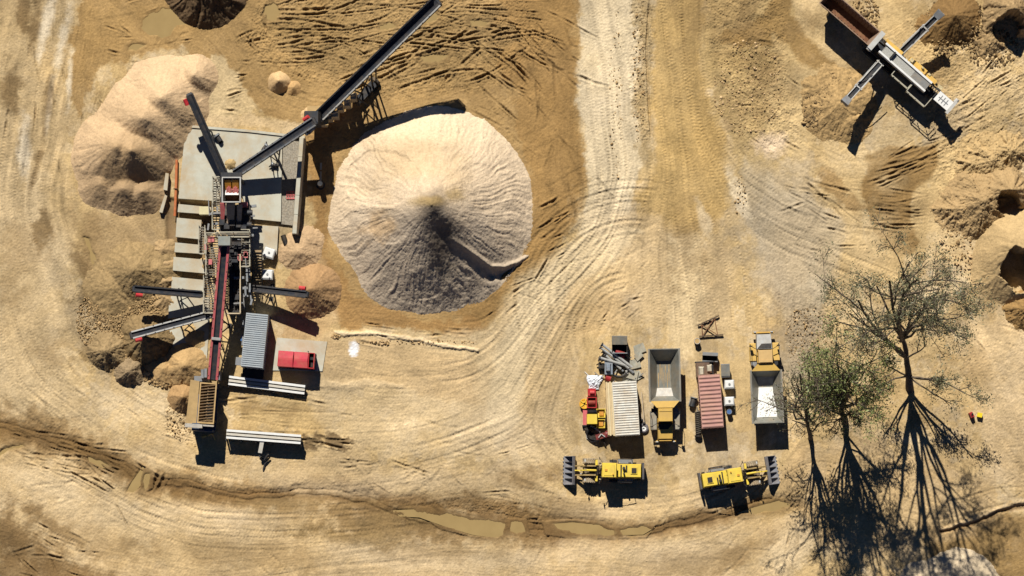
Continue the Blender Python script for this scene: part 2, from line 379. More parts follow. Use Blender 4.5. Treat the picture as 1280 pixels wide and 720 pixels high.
# ---- relief: lumps, streaks, tyre tracks and ruts
DAMPM = np.clip((0.34-C[..., 0])/0.14, 0, 1)
Hh += 0.16*fbm(U, V, 120, 3, 11) + 0.055*fbm(U, V, 30, 3, 21) + 0.018*fbm(U, V, 8, 3, 31)
Hh += 0.003*LC + 0.007*LF + 0.017*WHITE + 0.012*fbm(U, V, 3.2, 2, 37)
ROUGH = np.zeros((NV, NU), np.float32)
for m in [polymask([(330,-20),(640,-20),(700,60),(600,110),(470,130),(360,90),(300,60)], 14), polymask([(875,-20),(980,-20),(990,160),(960,190),(900,120)], 14),
          polymask([(785,-20),(812,-20),(812,170),(800,180),(784,90)], 6), polymask([(92,370),(160,340),(215,360),(210,460),(120,460)], 12), polymask([(1140,20),(1300,20),(1300,300),(1180,300)], 20),
          blobmask(1010,420,36,50), blobmask(960,150,40,40), blobmask(600,640,60,20), polymask([(215,430),(245,430),(245,560),(205,540)], 6)]: ROUGH = np.maximum(ROUGH, m)
m = polymask([(-60,-60),(96,-60),(84,180),(95,260),(60,300),(-60,240)], 10, 10); C *= (1+0.10*m*LC)[..., None]; Hh += 0.02*m*LC
Hh += ROUGH*(0.09*fbm(U, V, 9, 4, 71) + 0.03*WHITE)
bigc = fbm(U, V, 70, 4, 41); midc = fbm(U, V, 18, 4, 43)
C *= np.clip(1 + 0.15*bigc + 0.11*midc + 0.016*LC + 0.026*LF + 0.075*LX + 0.075*WHITE + 0.05*fbm(U, V, 4, 3, 47) - 0.16*ROUGH*np.clip(fbm(U, V, 5, 3, 83), -1, 1), 0.4, 1.5)[..., None]
for b in [(20,330,26,60,10),(60,440,30,30,30),(110,300,16,40,-20),(900,30,40,40,0),(960,120,30,40,30),(1150,110,40,20,-30),(1020,25,30,14,-20),(300,690,90,16,6),(120,680,70,18,20),(560,690,60,10,0),(880,700,70,12,-8),(400,640,60,14,0),(700,640,40,14,0),(860,300,16,40,0),(640,590,30,14,20),(330,510,60,6,3),(1240,350,16,40,0),(1190,430,14,40,10)]:
    paint(blobmask(*b, soft=0.8, amp=1.0), (158,126,78), 0.5)
# rusty and grey drifts of soil
k = np.clip(fbm(U, V, 90, 4, 401), 0, 1)[..., None]*0.35
C = C*(1-k) + k*C*np.array([0.97, 1.0, 1.12], np.float32)
k = np.clip(fbm(U, V, 80, 4, 431), 0, 1)[..., None]*0.45
C = C*(1-k) + k*C*np.array([1.04, 0.98, 0.84], np.float32)

LAY = np.zeros(NU*NV, np.float64)
TNT = np.zeros(NU*NV, np.float64)
def stroke(pts, wd, amp, tread=0.0, period=3.6, tint=0.0, berm=0.0, jit=0.0):
    global LAY, TNT
    pts = np.asarray(pts, np.float64); seg = np.hypot(*(np.diff(pts, axis=0)).T); s = np.concatenate([[0], np.cumsum(seg)])
    if s[-1] < 2: return
    ds = 0.6; t = np.arange(0, s[-1], ds); x = np.interp(t, s, pts[:, 0]); y = np.interp(t, s, pts[:, 1])
    tx = np.gradient(x); ty = np.gradient(y); nrm = np.hypot(tx, ty)+1e-9; tx /= nrm; ty /= nrm
    fade = np.clip(np.minimum(t, s[-1]-t)/10.0, 0.0, 1)
    if jit: fade = fade*np.clip(0.75+0.6*np.interp(t, np.arange(0, s[-1]+9, 7), np.random.RandomState(int(x[0]*7+y[0])&65535).randn(len(np.arange(0, s[-1]+9, 7)))), 0, 1.5)
    a = amp*fade*(1+tread*np.sin(2*PI*t/period)); R = int(math.ceil(wd*2.2+ (wd*1.6 if berm else 0)))
    oy, ox = np.mgrid[-R:R+1, -R:R+1]; ox = ox.ravel(); oy = oy.ravel()
    ix = np.rint(x).astype(int); iy = np.rint(y).astype(int)
    gx = ix[:, None]+ox; gy = iy[:, None]+oy; dx = gx-x[:, None]; dy = gy-y[:, None]
    al = dx*tx[:, None]+dy*ty[:, None]; ac = -dx*ty[:, None]+dy*tx[:, None]
    ker = np.exp(-(al/0.7)**2)*ds/(0.7*math.sqrt(PI))
    pr = np.exp(-(ac/wd)**2)
    val = -pr
    if berm: val = val + berm*np.exp(-((np.abs(ac)-1.9*wd)/(0.8*wd))**2)
    g2x = gx+PAD; g2y = gy+PAD; ok = (g2x >= 0) & (g2x < NU) & (g2y >= 0) & (g2y < NV)
    idx = (g2y*NU+g2x)[ok]
    LAY += np.bincount(idx, weights=(ker*val*a[:, None])[ok], minlength=NU*NV)
    if tint: TNT += np.bincount(idx, weights=(ker*pr*(tint*fade)[:, None])[ok], minlength=NU*NV)
rr = random.Random(33)
def follow(u, v, n, drift=0.0, sg=1.0):
    pts = []; px, py = None, None
    for k in range(n):
        i, j = int(round(u+PAD)), int(round(v+PAD))
        if not (0 <= i < NU and 0 <= j < NV): break
        pts.append((u, v)); c, s = float(CT[j, i]), float(ST[j, i])
        if px is None: px, py = c*sg, s*sg
        if c*px+s*py < 0: c, s = -c, -s
        a = math.atan2(s, c)+drift; px, py = math.cos(a), math.sin(a); u += px*2; v += py*2
    return pts
def offset(pts, d):
    p = np.asarray(pts, np.float64); t = np.gradient(p, axis=0); t /= np.hypot(t[:, 0], t[:, 1])[:, None]+1e-9
    return p + np.stack([-t[:, 1], t[:, 0]], 1)*d
# haul road and yard: pairs of lugged tyre tracks that follow the traffic
TRK = [((810,880),(0,330),46),((730,790),(0,300),26),((620,760),(300,560),60),((0,90),(180,520),22),((0,420),(560,715),24),((420,980),(560,715),22),
       ((390,640),(440,560),14),((640,720),(350,600),22),((830,900),(330,560),18),((20,90),(0,200),16),((1180,1280),(380,640),22),((900,1060),(180,340),14),((1180,1280),(90,180),12)]
for (a, b, n) in TRK:
    for q in range(n):
        pts = follow(rr.uniform(*a), rr.uniform(*b), rr.randint(30, 130), rr.uniform(-0.012, 0.012), rr.choice((1, -1)))
        if len(pts) < 12: continue
        am = rr.choice((.006,.010,.014,.018,.024,.03,.04,.055)); tn = rr.uniform(-0.10, 0.08)
        for d in (-10.5, 10.5): stroke(offset(pts, d), rr.uniform(1.3, 2.2), am, rr.uniform(0.7, 1.0), rr.uniform(3.2, 4.6), tn, 0.25)
# tracks that cut across the traffic
for (a, b, n, g0) in [((560,900),(240,420),16,-20),((400,640),(520,600),14,35),((420,640),(560,640),10,-30),((0,420),(620,700),12,-10),((640,960),(660,715),12,-25),((0,200),(430,560),10,50),
                      ((900,1100),(200,360),14,40),((1180,1280),(390,640),12,20),((560,720),(0,330),18,60),((280,420),(20,150),10,35),((100,230),(0,70),8,-40),((870,1000),(0,200),10,10)]:
    for q in range(n):
        u, v = rr.uniform(*a), rr.uniform(*b); g_ = math.radians(g0+rr.gauss(0, 22)); cv = rr.gauss(0, .012); pts = []
        for k in range(rr.randint(20, 60)): pts.append((u, v)); u += 2*math.cos(g_); v += 2*math.sin(g_); g_ += cv
        am = rr.choice((.012,.02,.028,.04,.055)); tn = rr.uniform(-.16,.06); wd_ = rr.uniform(1.3,2.0)
        for d in (-10, 10): stroke(offset(pts, d), wd_, am, rr.uniform(.6,1), rr.uniform(3.2,4.4), tn, .25, 1)
# tight turning circle in the yard
for r in (88, 96, 108, 122, 140, 152):
    arc = [(792+r*math.cos(math.radians(g))*0.98, 372+r*math.sin(math.radians(g))*0.9) for g in range(158, 282, 3)]
    for d in (-10, 0): stroke(offset(arc, d), 1.6, 0.045, 0.9, 3.8, -0.12, 0.3)
for r in (60, 72, 80):
    arc = [(790+r*math.cos(math.radians(g)), 420+r*1.0*math.sin(math.radians(g))) for g in range(150, 265, 3)]
    stroke(arc, 1.8, 0.07, 0.8, 3.8, -0.18, 0.3)
stroke([(812,0),(808,60),(811,130),(814,172)], 1.2, 0.3, 0, 4, -0.1, 0.2)
# deep ruts in soft wet ground
def ruts(x, y, n, ang, sp, ln, dep, wd=1.2, tint=-0.2):
    for q in range(n):
        u, v = rr.uniform(*x), rr.uniform(*y); a = math.radians(ang+rr.gauss(0, sp)); L = rr.uniform(0.4, 1)*ln; bend = rr.gauss(0, 0.006)
        pts = []
        for k in range(int(L/3)+2): pts.append((u, v)); u += 3*math.cos(a); v += 3*math.sin(a); a += bend+rr.gauss(0, 0.025)
        stroke(pts, wd*rr.uniform(0.7, 1.3), dep*rr.uniform(0.5, 1.2), 0.15, 5.0, tint, 0.55, 1)
ruts((330,500), (0,62), 18, 0, 5, 170, 0.20)
ruts((360,560), (0,110), 12, -30, 16, 150, 0.14, 1.0)
ruts((290,400), (10,80), 10, -10, 14, 90, 0.22)
ruts((500,620), (0,70), 16, 2, 8, 140, 0.20)
ruts((560,660), (10,60), 8, 40, 5, 110, 0.14, 1.0)
ruts((370,470), (60,115), 11, -24, 12, 100, 0.24)
ruts((480,580), (60,120), 14, -16, 12, 120, 0.2)
ruts((640,720), (20,250), 14, 75, 14, 90, 0.08)
ruts((570,700), (10,170), 18, 40, 14, 110, 0.12)
ruts((590,650), (60,140), 8, 36, 4, 60, 0.25)
ruts((664,700), (255,330), 12, -32, 6, 34, 0.30)
ruts((600,690), (330,400), 14, -34, 10, 40, 0.2)
ruts((130,330), (0,75), 20, 25, 40, 40, 0.2)
ruts((95,140), (40,140), 9, 60, 25, 30, 0.18)
ruts((268,300), (85,140), 12, -12, 10, 26, 0.2)
ruts((1080,1120), (195,235), 15, -22, 5, 95, 0.16)
ruts((1086,1100), (225,285), 15, 4, 4, 70, 0.14)
ruts((1190,1250), (90,170), 12, -35, 9, 50, 0.2)
ruts((1200,1260), (160,215), 10, -25, 14, 36, 0.2)
ruts((975,1030), (220,262), 9, 28, 6, 90, 0.12)
ruts((960,1060), (240,320), 7, 10, 14, 44, 0.16)
ruts((1180,1230), (225,285), 8, 0, 6, 44, 0.16)
ruts((0,90), (530,580), 13, 16, 9, 130, 0.18)
ruts((100,170), (560,600), 8, 35, 8, 40, 0.28)
ruts((240,420), (488,545), 14, 3, 4, 70, 0.09)
ruts((370,420), (540,556), 8, 10, 4, 40, 0.2)
ruts((420,640), (560,640), 12, 20, 20, 60, 0.10)
ruts((430,560), (400,432), 8, 4, 4, 50, 0.12)
ruts((0,90), (650,720), 14, 30, 30, 50, 0.18)
ruts((960,1000), (620,720), 9, -50, 15, 50, 0.12)
ruts((560,660), (640,680), 8, 40, 20, 30, 0.18)
ruts((900,980), (40,190), 16, 50, 20, 30, 0.14)
ruts((10,80), (10,200), 12, 88, 5, 60, 0.15)
ruts((1190,1280), (400,640), 9, 75, 20, 40, 0.08)
ruts((730,800), (370,420), 6, -40, 20, 24, 0.16)
for k in range(5):   # water filled ruts at the drain
    stroke([(176+k*8, 585+k), (170+k*8, 600+k), (158+k*9, 616)], 2.0, 0.2, 0, 4, 0.0, 0.5)
for k in range(4):   # spun circle ruts north of the first stockpile
    g0 = rr.randint(60, 200); arc = [(330+3*rr.random()+(8+5.2*k)*math.cos(math.radians(g))*(1+.25*math.sin(k*2+g*.03)), 52+(6+4*k)*math.sin(math.radians(g))*(1+.2*math.cos(k+g*.05))) for g in range(g0, g0+rr.randint(110, 230), 12)]
    stroke(arc, 1.0, 0.22, 0, 4, -0.25, 0.4, 1)
Hh += LAY.reshape(NV, NU).astype(np.float32)
C *= np.clip(1+TNT.reshape(NV, NU).astype(np.float32), 0.55, 1.3)[..., None]

# ---- shallow basins that hold the puddles
PUD = [([(178,27),(190,18),(206,13),(232,14),(250,22),(244,31),(222,33),(212,44),(200,48),(184,45),(176,36)], 'wide olive puddle beside the dark spoil heap at the top'),
       ([(506,641),(530,640),(560,642),(590,647),(612,649),(630,655),(628,668),(608,668),(585,664),(560,656),(535,648),(515,647)], 'longest muddy brown puddle in the drain'),
       ([(640,654),(652,655),(656,665),(646,668),(640,664)], 'small round muddy puddle in the drain'),
       ([(692,657),(720,656),(745,658),(768,664),(756,668),(720,668),(696,664)], 'muddy puddle in the drain south of the loaders'),
       ([(775,660),(800,656),(812,660),(800,666),(778,667)], 'thin muddy puddle beside the loader puddle'),
       ([(930,640),(950,634),(975,627),(985,630),(970,638),(945,643)], 'muddy puddle near the tree shadows'),
       ([(333,5),(346,3),(352,12),(346,22),(336,22),(332,14)], 'puddle west of the long conveyor'),
       ([(474,33),(486,30),(494,34),(486,40),(476,39)], 'small puddle under the long conveyor'),
       ([(536,18),(544,14),(547,22),(540,28),(534,28)], 'small puddle at the long conveyor tip'),
       ([(586,26),(600,24),(612,28),(602,34),(588,33)], 'small puddle right of the conveyor tip'),
       ([(528,72),(544,69),(560,72),(548,78),(532,78)], 'puddle in the ruts below the conveyor'),
       ([(104,298),(110,300),(124,330),(126,338),(119,337),(112,318)], 'narrow yellow green puddle in the left trench'),
       ([(30,556),(10,560),(0,566),(0,572),(14,565),(32,560)], 'puddle in the left end of the drain'),
       ([(160,613),(168,602),(177,588),(183,588),(178,600),(168,613)], 'widest water filled wheel rut across the drain'),
       ([(180,607),(184,592),(189,591),(187,604),(183,611)], 'narrower water filled wheel rut across the drain'),
       ([(114,572),(126,576),(136,584),(126,582),(116,578)], 'thin puddle between ruts of the left drain'),
       ([(158,62),(168,57),(180,60),(168,66),(158,66)], 'yellow puddle north of the cream stockpile')]
for pts, _ in PUD:
    cx_ = sum(p[0] for p in pts)/len(pts); cy_ = sum(p[1] for p in pts)/len(pts); pe = polymask([(cx_+(p[0]-cx_)*1.3+math.copysign(7, p[0]-cx_), cy_+(p[1]-cy_)*1.3+math.copysign(7, p[1]-cy_)) for p in pts], 5, 1, 0.5)
    Hh = np.maximum(Hh, -0.05*pe-9*(1-pe)); m = polymask(pts, 3, 4, 2.0); mm = polymask(pts, 14, 4, 2.5)
    Hh = Hh*(1-m) + m*(-0.26); paint(np.clip(mm-m, 0, 1), (128,98,56), 0.8); paint(m, (164,136,84), 0.8)
# level pads under slabs, machines and buildings
for pts in [[(212,160),(385,165),(375,300),(350,300),(350,360),(300,480),(210,480)], [(300,380),(410,410),(410,480),(290,480)], [(712,420),(985,410),(985,610),(712,610)]]:
    m = polymask(pts, 10, 2, 1); Hh = Hh*(1-m*0.75)

m = polymask([(209,248),(266,255),(262,372),(207,368)], 3, 1, 0.5); Hh = Hh*(1-m) - 0.35*m; paint(m, (130,100,66), 0.7)  # sunk slab gaps, their shade deepened by a darker soil colour
C = np.clip(C, 0.02, 0.85)
# ---- one sheet: the fine grid inside, stretched rings out to the horizon
ext = np.array([30, 90, 200, 420, 900, 2000, 4500, 9000, 16000], np.float32)
uu = np.concatenate([us[0]-ext[::-1], us, us[-1]+ext]); vv = np.concatenate([vs_[0]-ext[::-1], vs_, vs_[-1]+ext]); E = len(ext)
GU, GV = np.meshgrid(uu, vv)
HH = np.pad(Hh, E, mode='edge'); CC = np.pad(C, ((E, E), (E, E), (0, 0)), mode='edge')
inn = np.zeros_like(HH); inn[E:-E, E:-E] = 1
HH = HH*inn; cb = np.array(A(204,170,116), np.float32)
CC = CC*inn[..., None] + (1-inn[..., None])*cb*(1+0.2*fbm(GU, GV, 300, 3, 5))[..., None]
def grid_object(name, GU, GV, HH, CC, material, keep=None, off=None):
    x, y = P(GU, GV, 0.0); nv, nu = GU.shape
    co = np.stack([x, y, HH], -1).reshape(-1, 3).astype(np.float32)
    if off is not None: co -= np.array(off, np.float32)
    I = np.arange(nv*nu).reshape(nv, nu)
    F = np.stack([I[1:, :-1], I[1:, 1:], I[:-1, 1:], I[:-1, :-1]], -1).reshape(-1, 4)
    cc = CC.reshape(-1, 3)
    if keep is not None:
        F = F[keep.reshape(-1)]; used = np.zeros(nv*nu, bool); used[F.ravel()] = True
        re = np.cumsum(used)-1; co = co[used]; cc = cc[used]; F = re[F]
    me = bpy.data.meshes.new(name); me.vertices.add(len(co)); me.vertices.foreach_set('co', co.ravel())
    me.loops.add(F.size); me.loops.foreach_set('vertex_index', F.ravel().astype(np.int32))
    me.polygons.add(len(F)); me.polygons.foreach_set('loop_start', np.arange(0, F.size, 4, dtype=np.int32))
    me.polygons.foreach_set('loop_total', np.full(len(F), 4, np.int32))
    me.polygons.foreach_set('use_smooth', np.ones(len(F), bool))
    me.update(calc_edges=True)
    at = me.attributes.new('Col', 'FLOAT_COLOR', 'POINT')
    at.data.foreach_set('color', np.concatenate([cc, np.ones((len(cc), 1))], 1).astype(np.float32).ravel())
    me.materials.append(material)
    o = bpy.data.objects.new(name, me); COL.objects.link(o); return o
EARTH = earth_mat('sandy_soil', 0.3, 0.2)
g = grid_object('ground', GU, GV, HH, CC, EARTH); tag(g, 'sandy quarry floor churned by tyre tracks', 'ground', kind='structure')

wm = bpy.data.materials.new('muddy_water'); wm.use_nodes = True
b_ = wm.node_tree.nodes['Principled BSDF']; b_.inputs['Roughness'].default_value = 0.18; b_.inputs['Base Color'].default_value = (*A(184,158,92), 1)
b_.inputs['Specular IOR Level'].default_value = 0.4
nz_ = wm.node_tree.nodes.new('ShaderNodeTexNoise'); nz_.inputs['Scale'].default_value = 0.6; nz_.inputs['Detail'].default_value = 5
cr_ = wm.node_tree.nodes.new('ShaderNodeMix'); cr_.data_type = 'RGBA'; cr_.inputs[6].default_value = (*A(164,138,90), 1); cr_.inputs[7].default_value = (*A(188,161,108), 1)
ge_ = wm.node_tree.nodes.new('ShaderNodeNewGeometry'); wm.node_tree.links.new(ge_.outputs['Position'], nz_.inputs['Vector'])
wm.node_tree.links.new(nz_.outputs[0], cr_.inputs[0]); wm.node_tree.links.new(cr_.outputs[2], b_.inputs['Base Color'])
for pk, (pts, lab) in enumerate(PUD):     # each water sheet lies a little wider than its basin, the banks cut its outline
    c = W(sum(p[0] for p in pts)/len(pts), sum(p[1] for p in pts)/len(pts), -0.085-.006*pk); mb = MB()
    ring = []
    for p in pts:
        q = W(p[0], p[1], -0.085-.006*pk); ring.append(q+(q-c)*0.22+(q-c).normalized()*.25)
    mb.add([q-c for q in ring], [tuple(range(len(ring)))[::-1]])
    me_o = mb.build('puddle', wm); me_o.location = c; tag(me_o, lab, 'puddle', kind='structure')
# ------------------------------------------------------------------ stockpiles
PILE = earth_mat('stockpile_sand', 0.6, 0.2)
def pile(name, label, cones, col, cat='stockpile', edge=0.05, rill=0.16, rough=0.05, seed=1, res=1.0, top=0.04, pw=1.0, rs_=6.0, modify=None, recol=None, group=None, blend=0.0):
    u0 = min(c[0]-c[2]*1.15 for c in cones); u1 = max(c[0]+c[2]*1.15 for c in cones)
    v0 = min(c[1]-c[2]*1.15 for c in cones); v1 = max(c[1]+c[2]*1.15 for c in cones)
    gu, gv = np.meshgrid(np.arange(u0, u1, res, dtype=np.float32), np.arange(v0, v1, res, dtype=np.float32))
    h = np.full(gu.shape, -9.0, np.float32); rl = np.zeros_like(h)
    for q, (a, b, r, hh) in enumerate(cones):
        wx = gu + 0.03*r*fbm(gu, gv, r*0.5, 3, seed+q*5); wy = gv + 0.03*r*fbm(gu, gv, r*0.5, 3, seed+q*5+50)
        dx, dy = wx-a, wy-b; d = np.hypot(dx, dy); an = np.arctan2(dy, dx)+0.10*fbm(gu, gv, r*0.35, 3, seed+3+q)
        re = r*(1+edge*fbm(np.cos(an)*10, np.sin(an)*10, 7, 3, seed+9*q))
        t = d/re; e = top
        k = 1-(np.sqrt(t*t+e*e)-e)/(math.sqrt(1+e*e)-e)
        k = hh*np.where(k > 0, np.power(np.maximum(k, 0), pw), k)
        rr_ = rill*fbm(an*r*0.9, d*0.10, rs_, 4, seed+31*q)*np.clip(t*1.6, 0, 1)*np.clip((1.06-t)*5, 0, 1)
        rr_ += rill*0.25*fbm(an*r*0.5, d*0.35, 14.0, 3, seed+37*q)*np.clip(t*1.2, 0, 1)
        up = k > h
        if blend > 0:
            tt = np.clip(.5+.5*(k-h)/blend, 0, 1); h = h*(1-tt)+k*tt+blend*tt*(1-tt)
        else: h = np.where(up, k, h)
        h = h; rl = np.where(up, rr_, rl)
    h = h + rl + rough*fbm(gu, gv, 5, 3, seed+77) + 0.4*rough*np.random.RandomState(seed).randn(*h.shape)
    if modify: h = modify(h, gu, gv)
    cc = np.empty(h.shape+(3,), np.float32); cc[:] = A(*col)
    tex = 1+0.09*fbm(gu, gv, 26, 4, seed+200)+0.07*fbm(gu, gv, 6, 3, seed+210)+0.05*np.random.RandomState(seed+1).randn(*h.shape)
    cc *= tex[..., None]
    if recol: cc = recol(cc, h, gu, gv)
    hv = np.maximum(h, -0.35)
    q = np.maximum.reduce([h[1:, :-1], h[1:, 1:], h[:-1, 1:], h[:-1, :-1]]); keep = q > -0.3
    cu = sum(c[0] for c in cones)/len(cones); cv = sum(c[1] for c in cones)/len(cones); base = W(cu, cv, 0)
    o = grid_object(name, gu, gv, hv, np.clip(cc, 0.015, 0.85), PILE, keep, base)
    o.location = base; return tag(o, label, cat, group)
def tint(cc, m, rgb, a=1.0):
    return cc + (np.array(A(*rgb), np.float32)-cc)*(m*a)[..., None]
def bl(gu, gv, u, v, ru, rv, ang=0, soft=0.5, amp=0.35, seed=3):
    c, s = math.cos(math.radians(ang)), math.sin(math.radians(ang)); x, y = gu-u, gv-v
    d = np.sqrt(((x*c+y*s)/ru)**2+((-x*s+y*c)/rv)**2)+amp*fbm(gu, gv, max(ru, rv)*0.5, 4, seed)*0.6
    return 1-sstep(1-soft, 1+soft, d)

def big_mod(h, gu, gv):
    dx, dy = gu-545, gv-272; d = np.hypot(dx, dy)
    an = np.degrees(np.arctan2(dy, dx))
    # slips: a slumped scar on the north west flank and a slide down to the south east
    h = h - 0.35*bl(gu, gv, 470, 222, 42, 28, 20, 0.6, 0.3, 8) - 0.25*bl(gu, gv, 530, 205, 30, 16, 0, 0.6, 0.4, 9)
    h = h - 0.5*bl(gu, gv, 562, 320, 8, 46, -20, 0.8, 0.3, 13) - 0.2*bl(gu, gv, 480, 285, 26, 12, 30, 0.6, 0.4, 15)
    for (a, b, r, dp) in ((478,228,44,.16),(470,226,30,.1),(488,290,24,.12),(600,240,34,.1),(520,345,40,.08)):   # old slip fronts
        q = np.hypot(gu-a, (gv-b)*1.15)+6*fbm(gu, gv, 22, 4, int(a)); h = h - dp*sstep(r+2.5, r-2.5, q)*sstep(0, r, q)
    pl = [(556,300),(578,312),(597,324),(613,335),(631,335),(648,328),(662,319)]; dd = np.full(h.shape, 1e9, np.float32); sd = np.zeros_like(dd)
    for (p, q) in zip(pl[:-1], pl[1:]):
        ex, ey = q[0]-p[0], q[1]-p[1]; t = np.clip(((gu-p[0])*ex+(gv-p[1])*ey)/(ex*ex+ey*ey), 0, 1); d = np.hypot(gu-p[0]-t*ex, gv-p[1]-t*ey)
        up = d < dd; dd = np.where(up, d, dd); sd = np.where(up, np.sign(ex*(gv-p[1])-ey*(gu-p[0])), sd)
    fd_ = sstep(552, 600, gu); h = h + fd_*(0.45*np.exp(-(dd/3.0)**2)*(h > -1.6) - 0.4*(sd > 0)*np.exp(-((dd-9)/7)**2)*(h > .2))
    return h
def big_col(cc, h, gu, gv):
    nn = np.clip(fbm(gu, gv, 40, 4, 91), 0, 1)
    cc = tint(cc, bl(gu, gv, 520, 205, 60, 40, 10, 0.8, 0.9, 21), (214,182,132), 0.5)
    cc = tint(cc, bl(gu, gv, 545, 160, 70, 22, 0, 0.6, 0.5, 22), (250,230,190), 0.5)
    damp_shade_fan = sstep(-.2, .75, (gv-262)/(np.hypot(gu-542, gv-262)+8) + .25*fbm(gu, gv, 30, 4, 23)); cc = tint(cc, damp_shade_fan, (200,182,158), 0.85)  # south sector darker: partly damp sand, partly its shade put into the colour
    cc = tint(cc, bl(gu, gv, 552, 302, 20, 42, -12, 0.7, 0.7, 24), (108,96,82), 0.8)  # core below the apex, damp sand and its shade in one tint
    cc = tint(cc, bl(gu, gv, 536, 262, 22, 6, 0, 0.6, 0.5, 25), (176,146,84), 0.6)
    cc = tint(cc, bl(gu, gv, 570, 252, 10, 8, 0, 0.6, 0.5, 26), (186,156,96), 0.6)
    cc = tint(cc, bl(gu, gv, 475, 290, 20, 16, 0, 0.6, 0.8, 27), (196,160,112), 0.6)
    return cc
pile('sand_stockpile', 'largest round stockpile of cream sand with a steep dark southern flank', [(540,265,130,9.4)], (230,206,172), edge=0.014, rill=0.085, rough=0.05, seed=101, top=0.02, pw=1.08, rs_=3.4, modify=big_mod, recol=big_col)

def left_col(cc, h, gu, gv):
    cc = tint(cc, bl(gu, gv, 210, 100, 60, 34, 0, 0.6, 0.6, 31), (232,200,158), 0.5)
    cc = tint(cc, bl(gu, gv, 160, 238, 60, 26, 0, 0.4, 0.3, 32), (176,148,112), 0.8)
    cc = tint(cc, bl(gu, gv, 168, 205, 34, 26, 0, 0.6, 0.6, 33), (170,140,100), 0.6)
    return cc
pile('sand_stockpile', 'cream sand stockpile of several merged cones left of the concrete pad', [(244,97,30,2.2),(205,128,58,3.9),(183,152,62,4.3),(150,190,60,4.1),(169,194,50,4.6),(128,200,38,2.2),(128,232,32,1.7),(156,238,33,2.3),(180,241,28,2.0)], (216,184,142), edge=0.02, rill=0.08, rough=0.035, seed=131, blend=0.4, recol=left_col)

pile('sand_stockpile', 'brown sand stockpile under the short conveyor beside the grey container', [(391,364,37,2.7)], (180,144,102), edge=0.03, rill=0.10, seed=151)
pile('sand_stockpile', 'low pinkish sand mound beside the white tanks', [(374,316,28,1.5),(386,300,18,0.8)], (204,172,132), edge=0.06, rill=0.10, seed=156, blend=.6)
def rub(cc, h, gu, gv):
    return cc*np.clip(1+0.22*fbm(gu, gv, 2.5, 3, 333), 0.5, 1.5)[..., None]
pile('gravel_heap', 'flat brown gravel heap under the upper short conveyor on the left', [(168,340,38,2.3),(196,338,28,1.3),(140,360,34,1.0)], (168,142,100), edge=0.08, rill=0.10, rough=0.05, seed=161, recol=rub)
pile('gravel_heap', 'dark stony heap under the lower left conveyor', [(184,424,34,2.6)], (150,126,88), edge=0.08, rill=0.16, rough=0.08, seed=171, recol=rub)
pile('gravel_heap', 'grey brown crushed rock heap left of its smaller twin', [(134,440,25,2.0)], (160,136,98), edge=0.1, rill=0.22, rough=0.10, seed=181, recol=rub)
pile('gravel_heap', 'small grey crushed rock heap with a shaded hollow', [(162,466,20,1.8)], (158,136,104), edge=0.1, rill=0.25, rough=0.10, seed=191, recol=rub)
pile('sand_stockpile', 'tan sand mound spilling by the foot of the feed belt', [(232,458,30,2.0),(205,462,22,1.0)], (200,165,114), edge=0.08, rill=0.08, seed=196)
pile('sand_stockpile', 'small brown sand mound against the feed hopper', [(230,497,20,1.9)], (184,148,102), edge=0.08, rill=0.1, seed=201)
pile('sand_stockpile', 'pale small cone of sand alone north of the long conveyor', [(349,103,13.5,1.5)], (226,190,138), edge=0.06, rill=0.06, rough=0.02, seed=205)
pile('sand_stockpile', 'tiny sand heap right beside the lone pale cone', [(367,110,8,0.6)], (214,174,118), edge=0.1, rill=0.06, rough=0.02, seed=207)
pile('spoil_heap', 'dark brown spoil heap cut by the top edge of the photo', [(258,-18,52,4.2)], (116,94,68), edge=0.05, rill=0.4, rough=0.06, seed=211)
pile('sand_stockpile', 'little tan mound beside the top of the first conveyor', [(386,144,9,0.7)], (228,192,140), edge=0.1, rill=0.05, rough=0.02, seed=215)
def dk(cc, h, gu, gv):
    return cc*np.clip(1+0.3*fbm(gu, gv, 2.5, 3, 377), 0.4, 1.6)[..., None]
pile('gravel_heap', 'coarse dark gravel heap under the south west arm of the mobile screener', [(1048,132,44,1.5),(1062,152,26,1.0),(1030,112,30,0.6)], (190,158,108), edge=0.1, rill=0.16, rough=0.05, seed=221, recol=dk)
pile('gravel_heap', 'dark fine gravel heap under the north east arm of the mobile screener', [(1192,24,34,2.7),(1168,34,24,1.0)], (150,118,74), edge=0.06, rill=0.16, rough=0.06, seed=231)
def cut(u, v, ru, rv, ang, lo, seed, soft=0.15):
    def f(h, gu, gv):
        m = bl(gu, gv, u, v, ru, rv, ang, soft, 0.4, seed)
        return np.where(h > lo, h*(1-m)+lo*m, h)
    return f
pile('spoil_heap', 'dark crumbly spoil heap with a steep cut near the top right corner', [(1260,18,34,5.0),(1240,50,22,1.0)], (176,148,106), edge=0.2, rill=0.3, rough=0.14, seed=241, blend=.6, modify=cut(1257,36,18,15,-20,-0.2,5,0.06), recol=dk)
pile('spoil_heap', 'brown earth mound with a dark hollow above the tan stockpile', [(1228,252,44,2.8),(1195,262,30,1.2),(1258,244,38,4.4)], (190,160,114), edge=0.22, rill=0.25, rough=0.12, seed=251, blend=.8, modify=cut(1258,257,16,12,30,-0.1,6,0.06))
pile('sand_stockpile', 'smooth tan stockpile with an undercut black hollow at the right edge', [(1284,318,66,6.6),(1250,340,36,2.2)], (208,178,128), edge=0.05, rill=0.08, rough=0.05, seed=261, blend=.8, modify=cut(1272,340,22,24,-30,-0.1,7,0.05))
pile('spoil_heap', 'low earth bank below the tan stockpile at the right edge', [(1280,388,26,1.6)], (178,142,90), edge=0.1, rill=0.2, rough=0.1, seed=271)
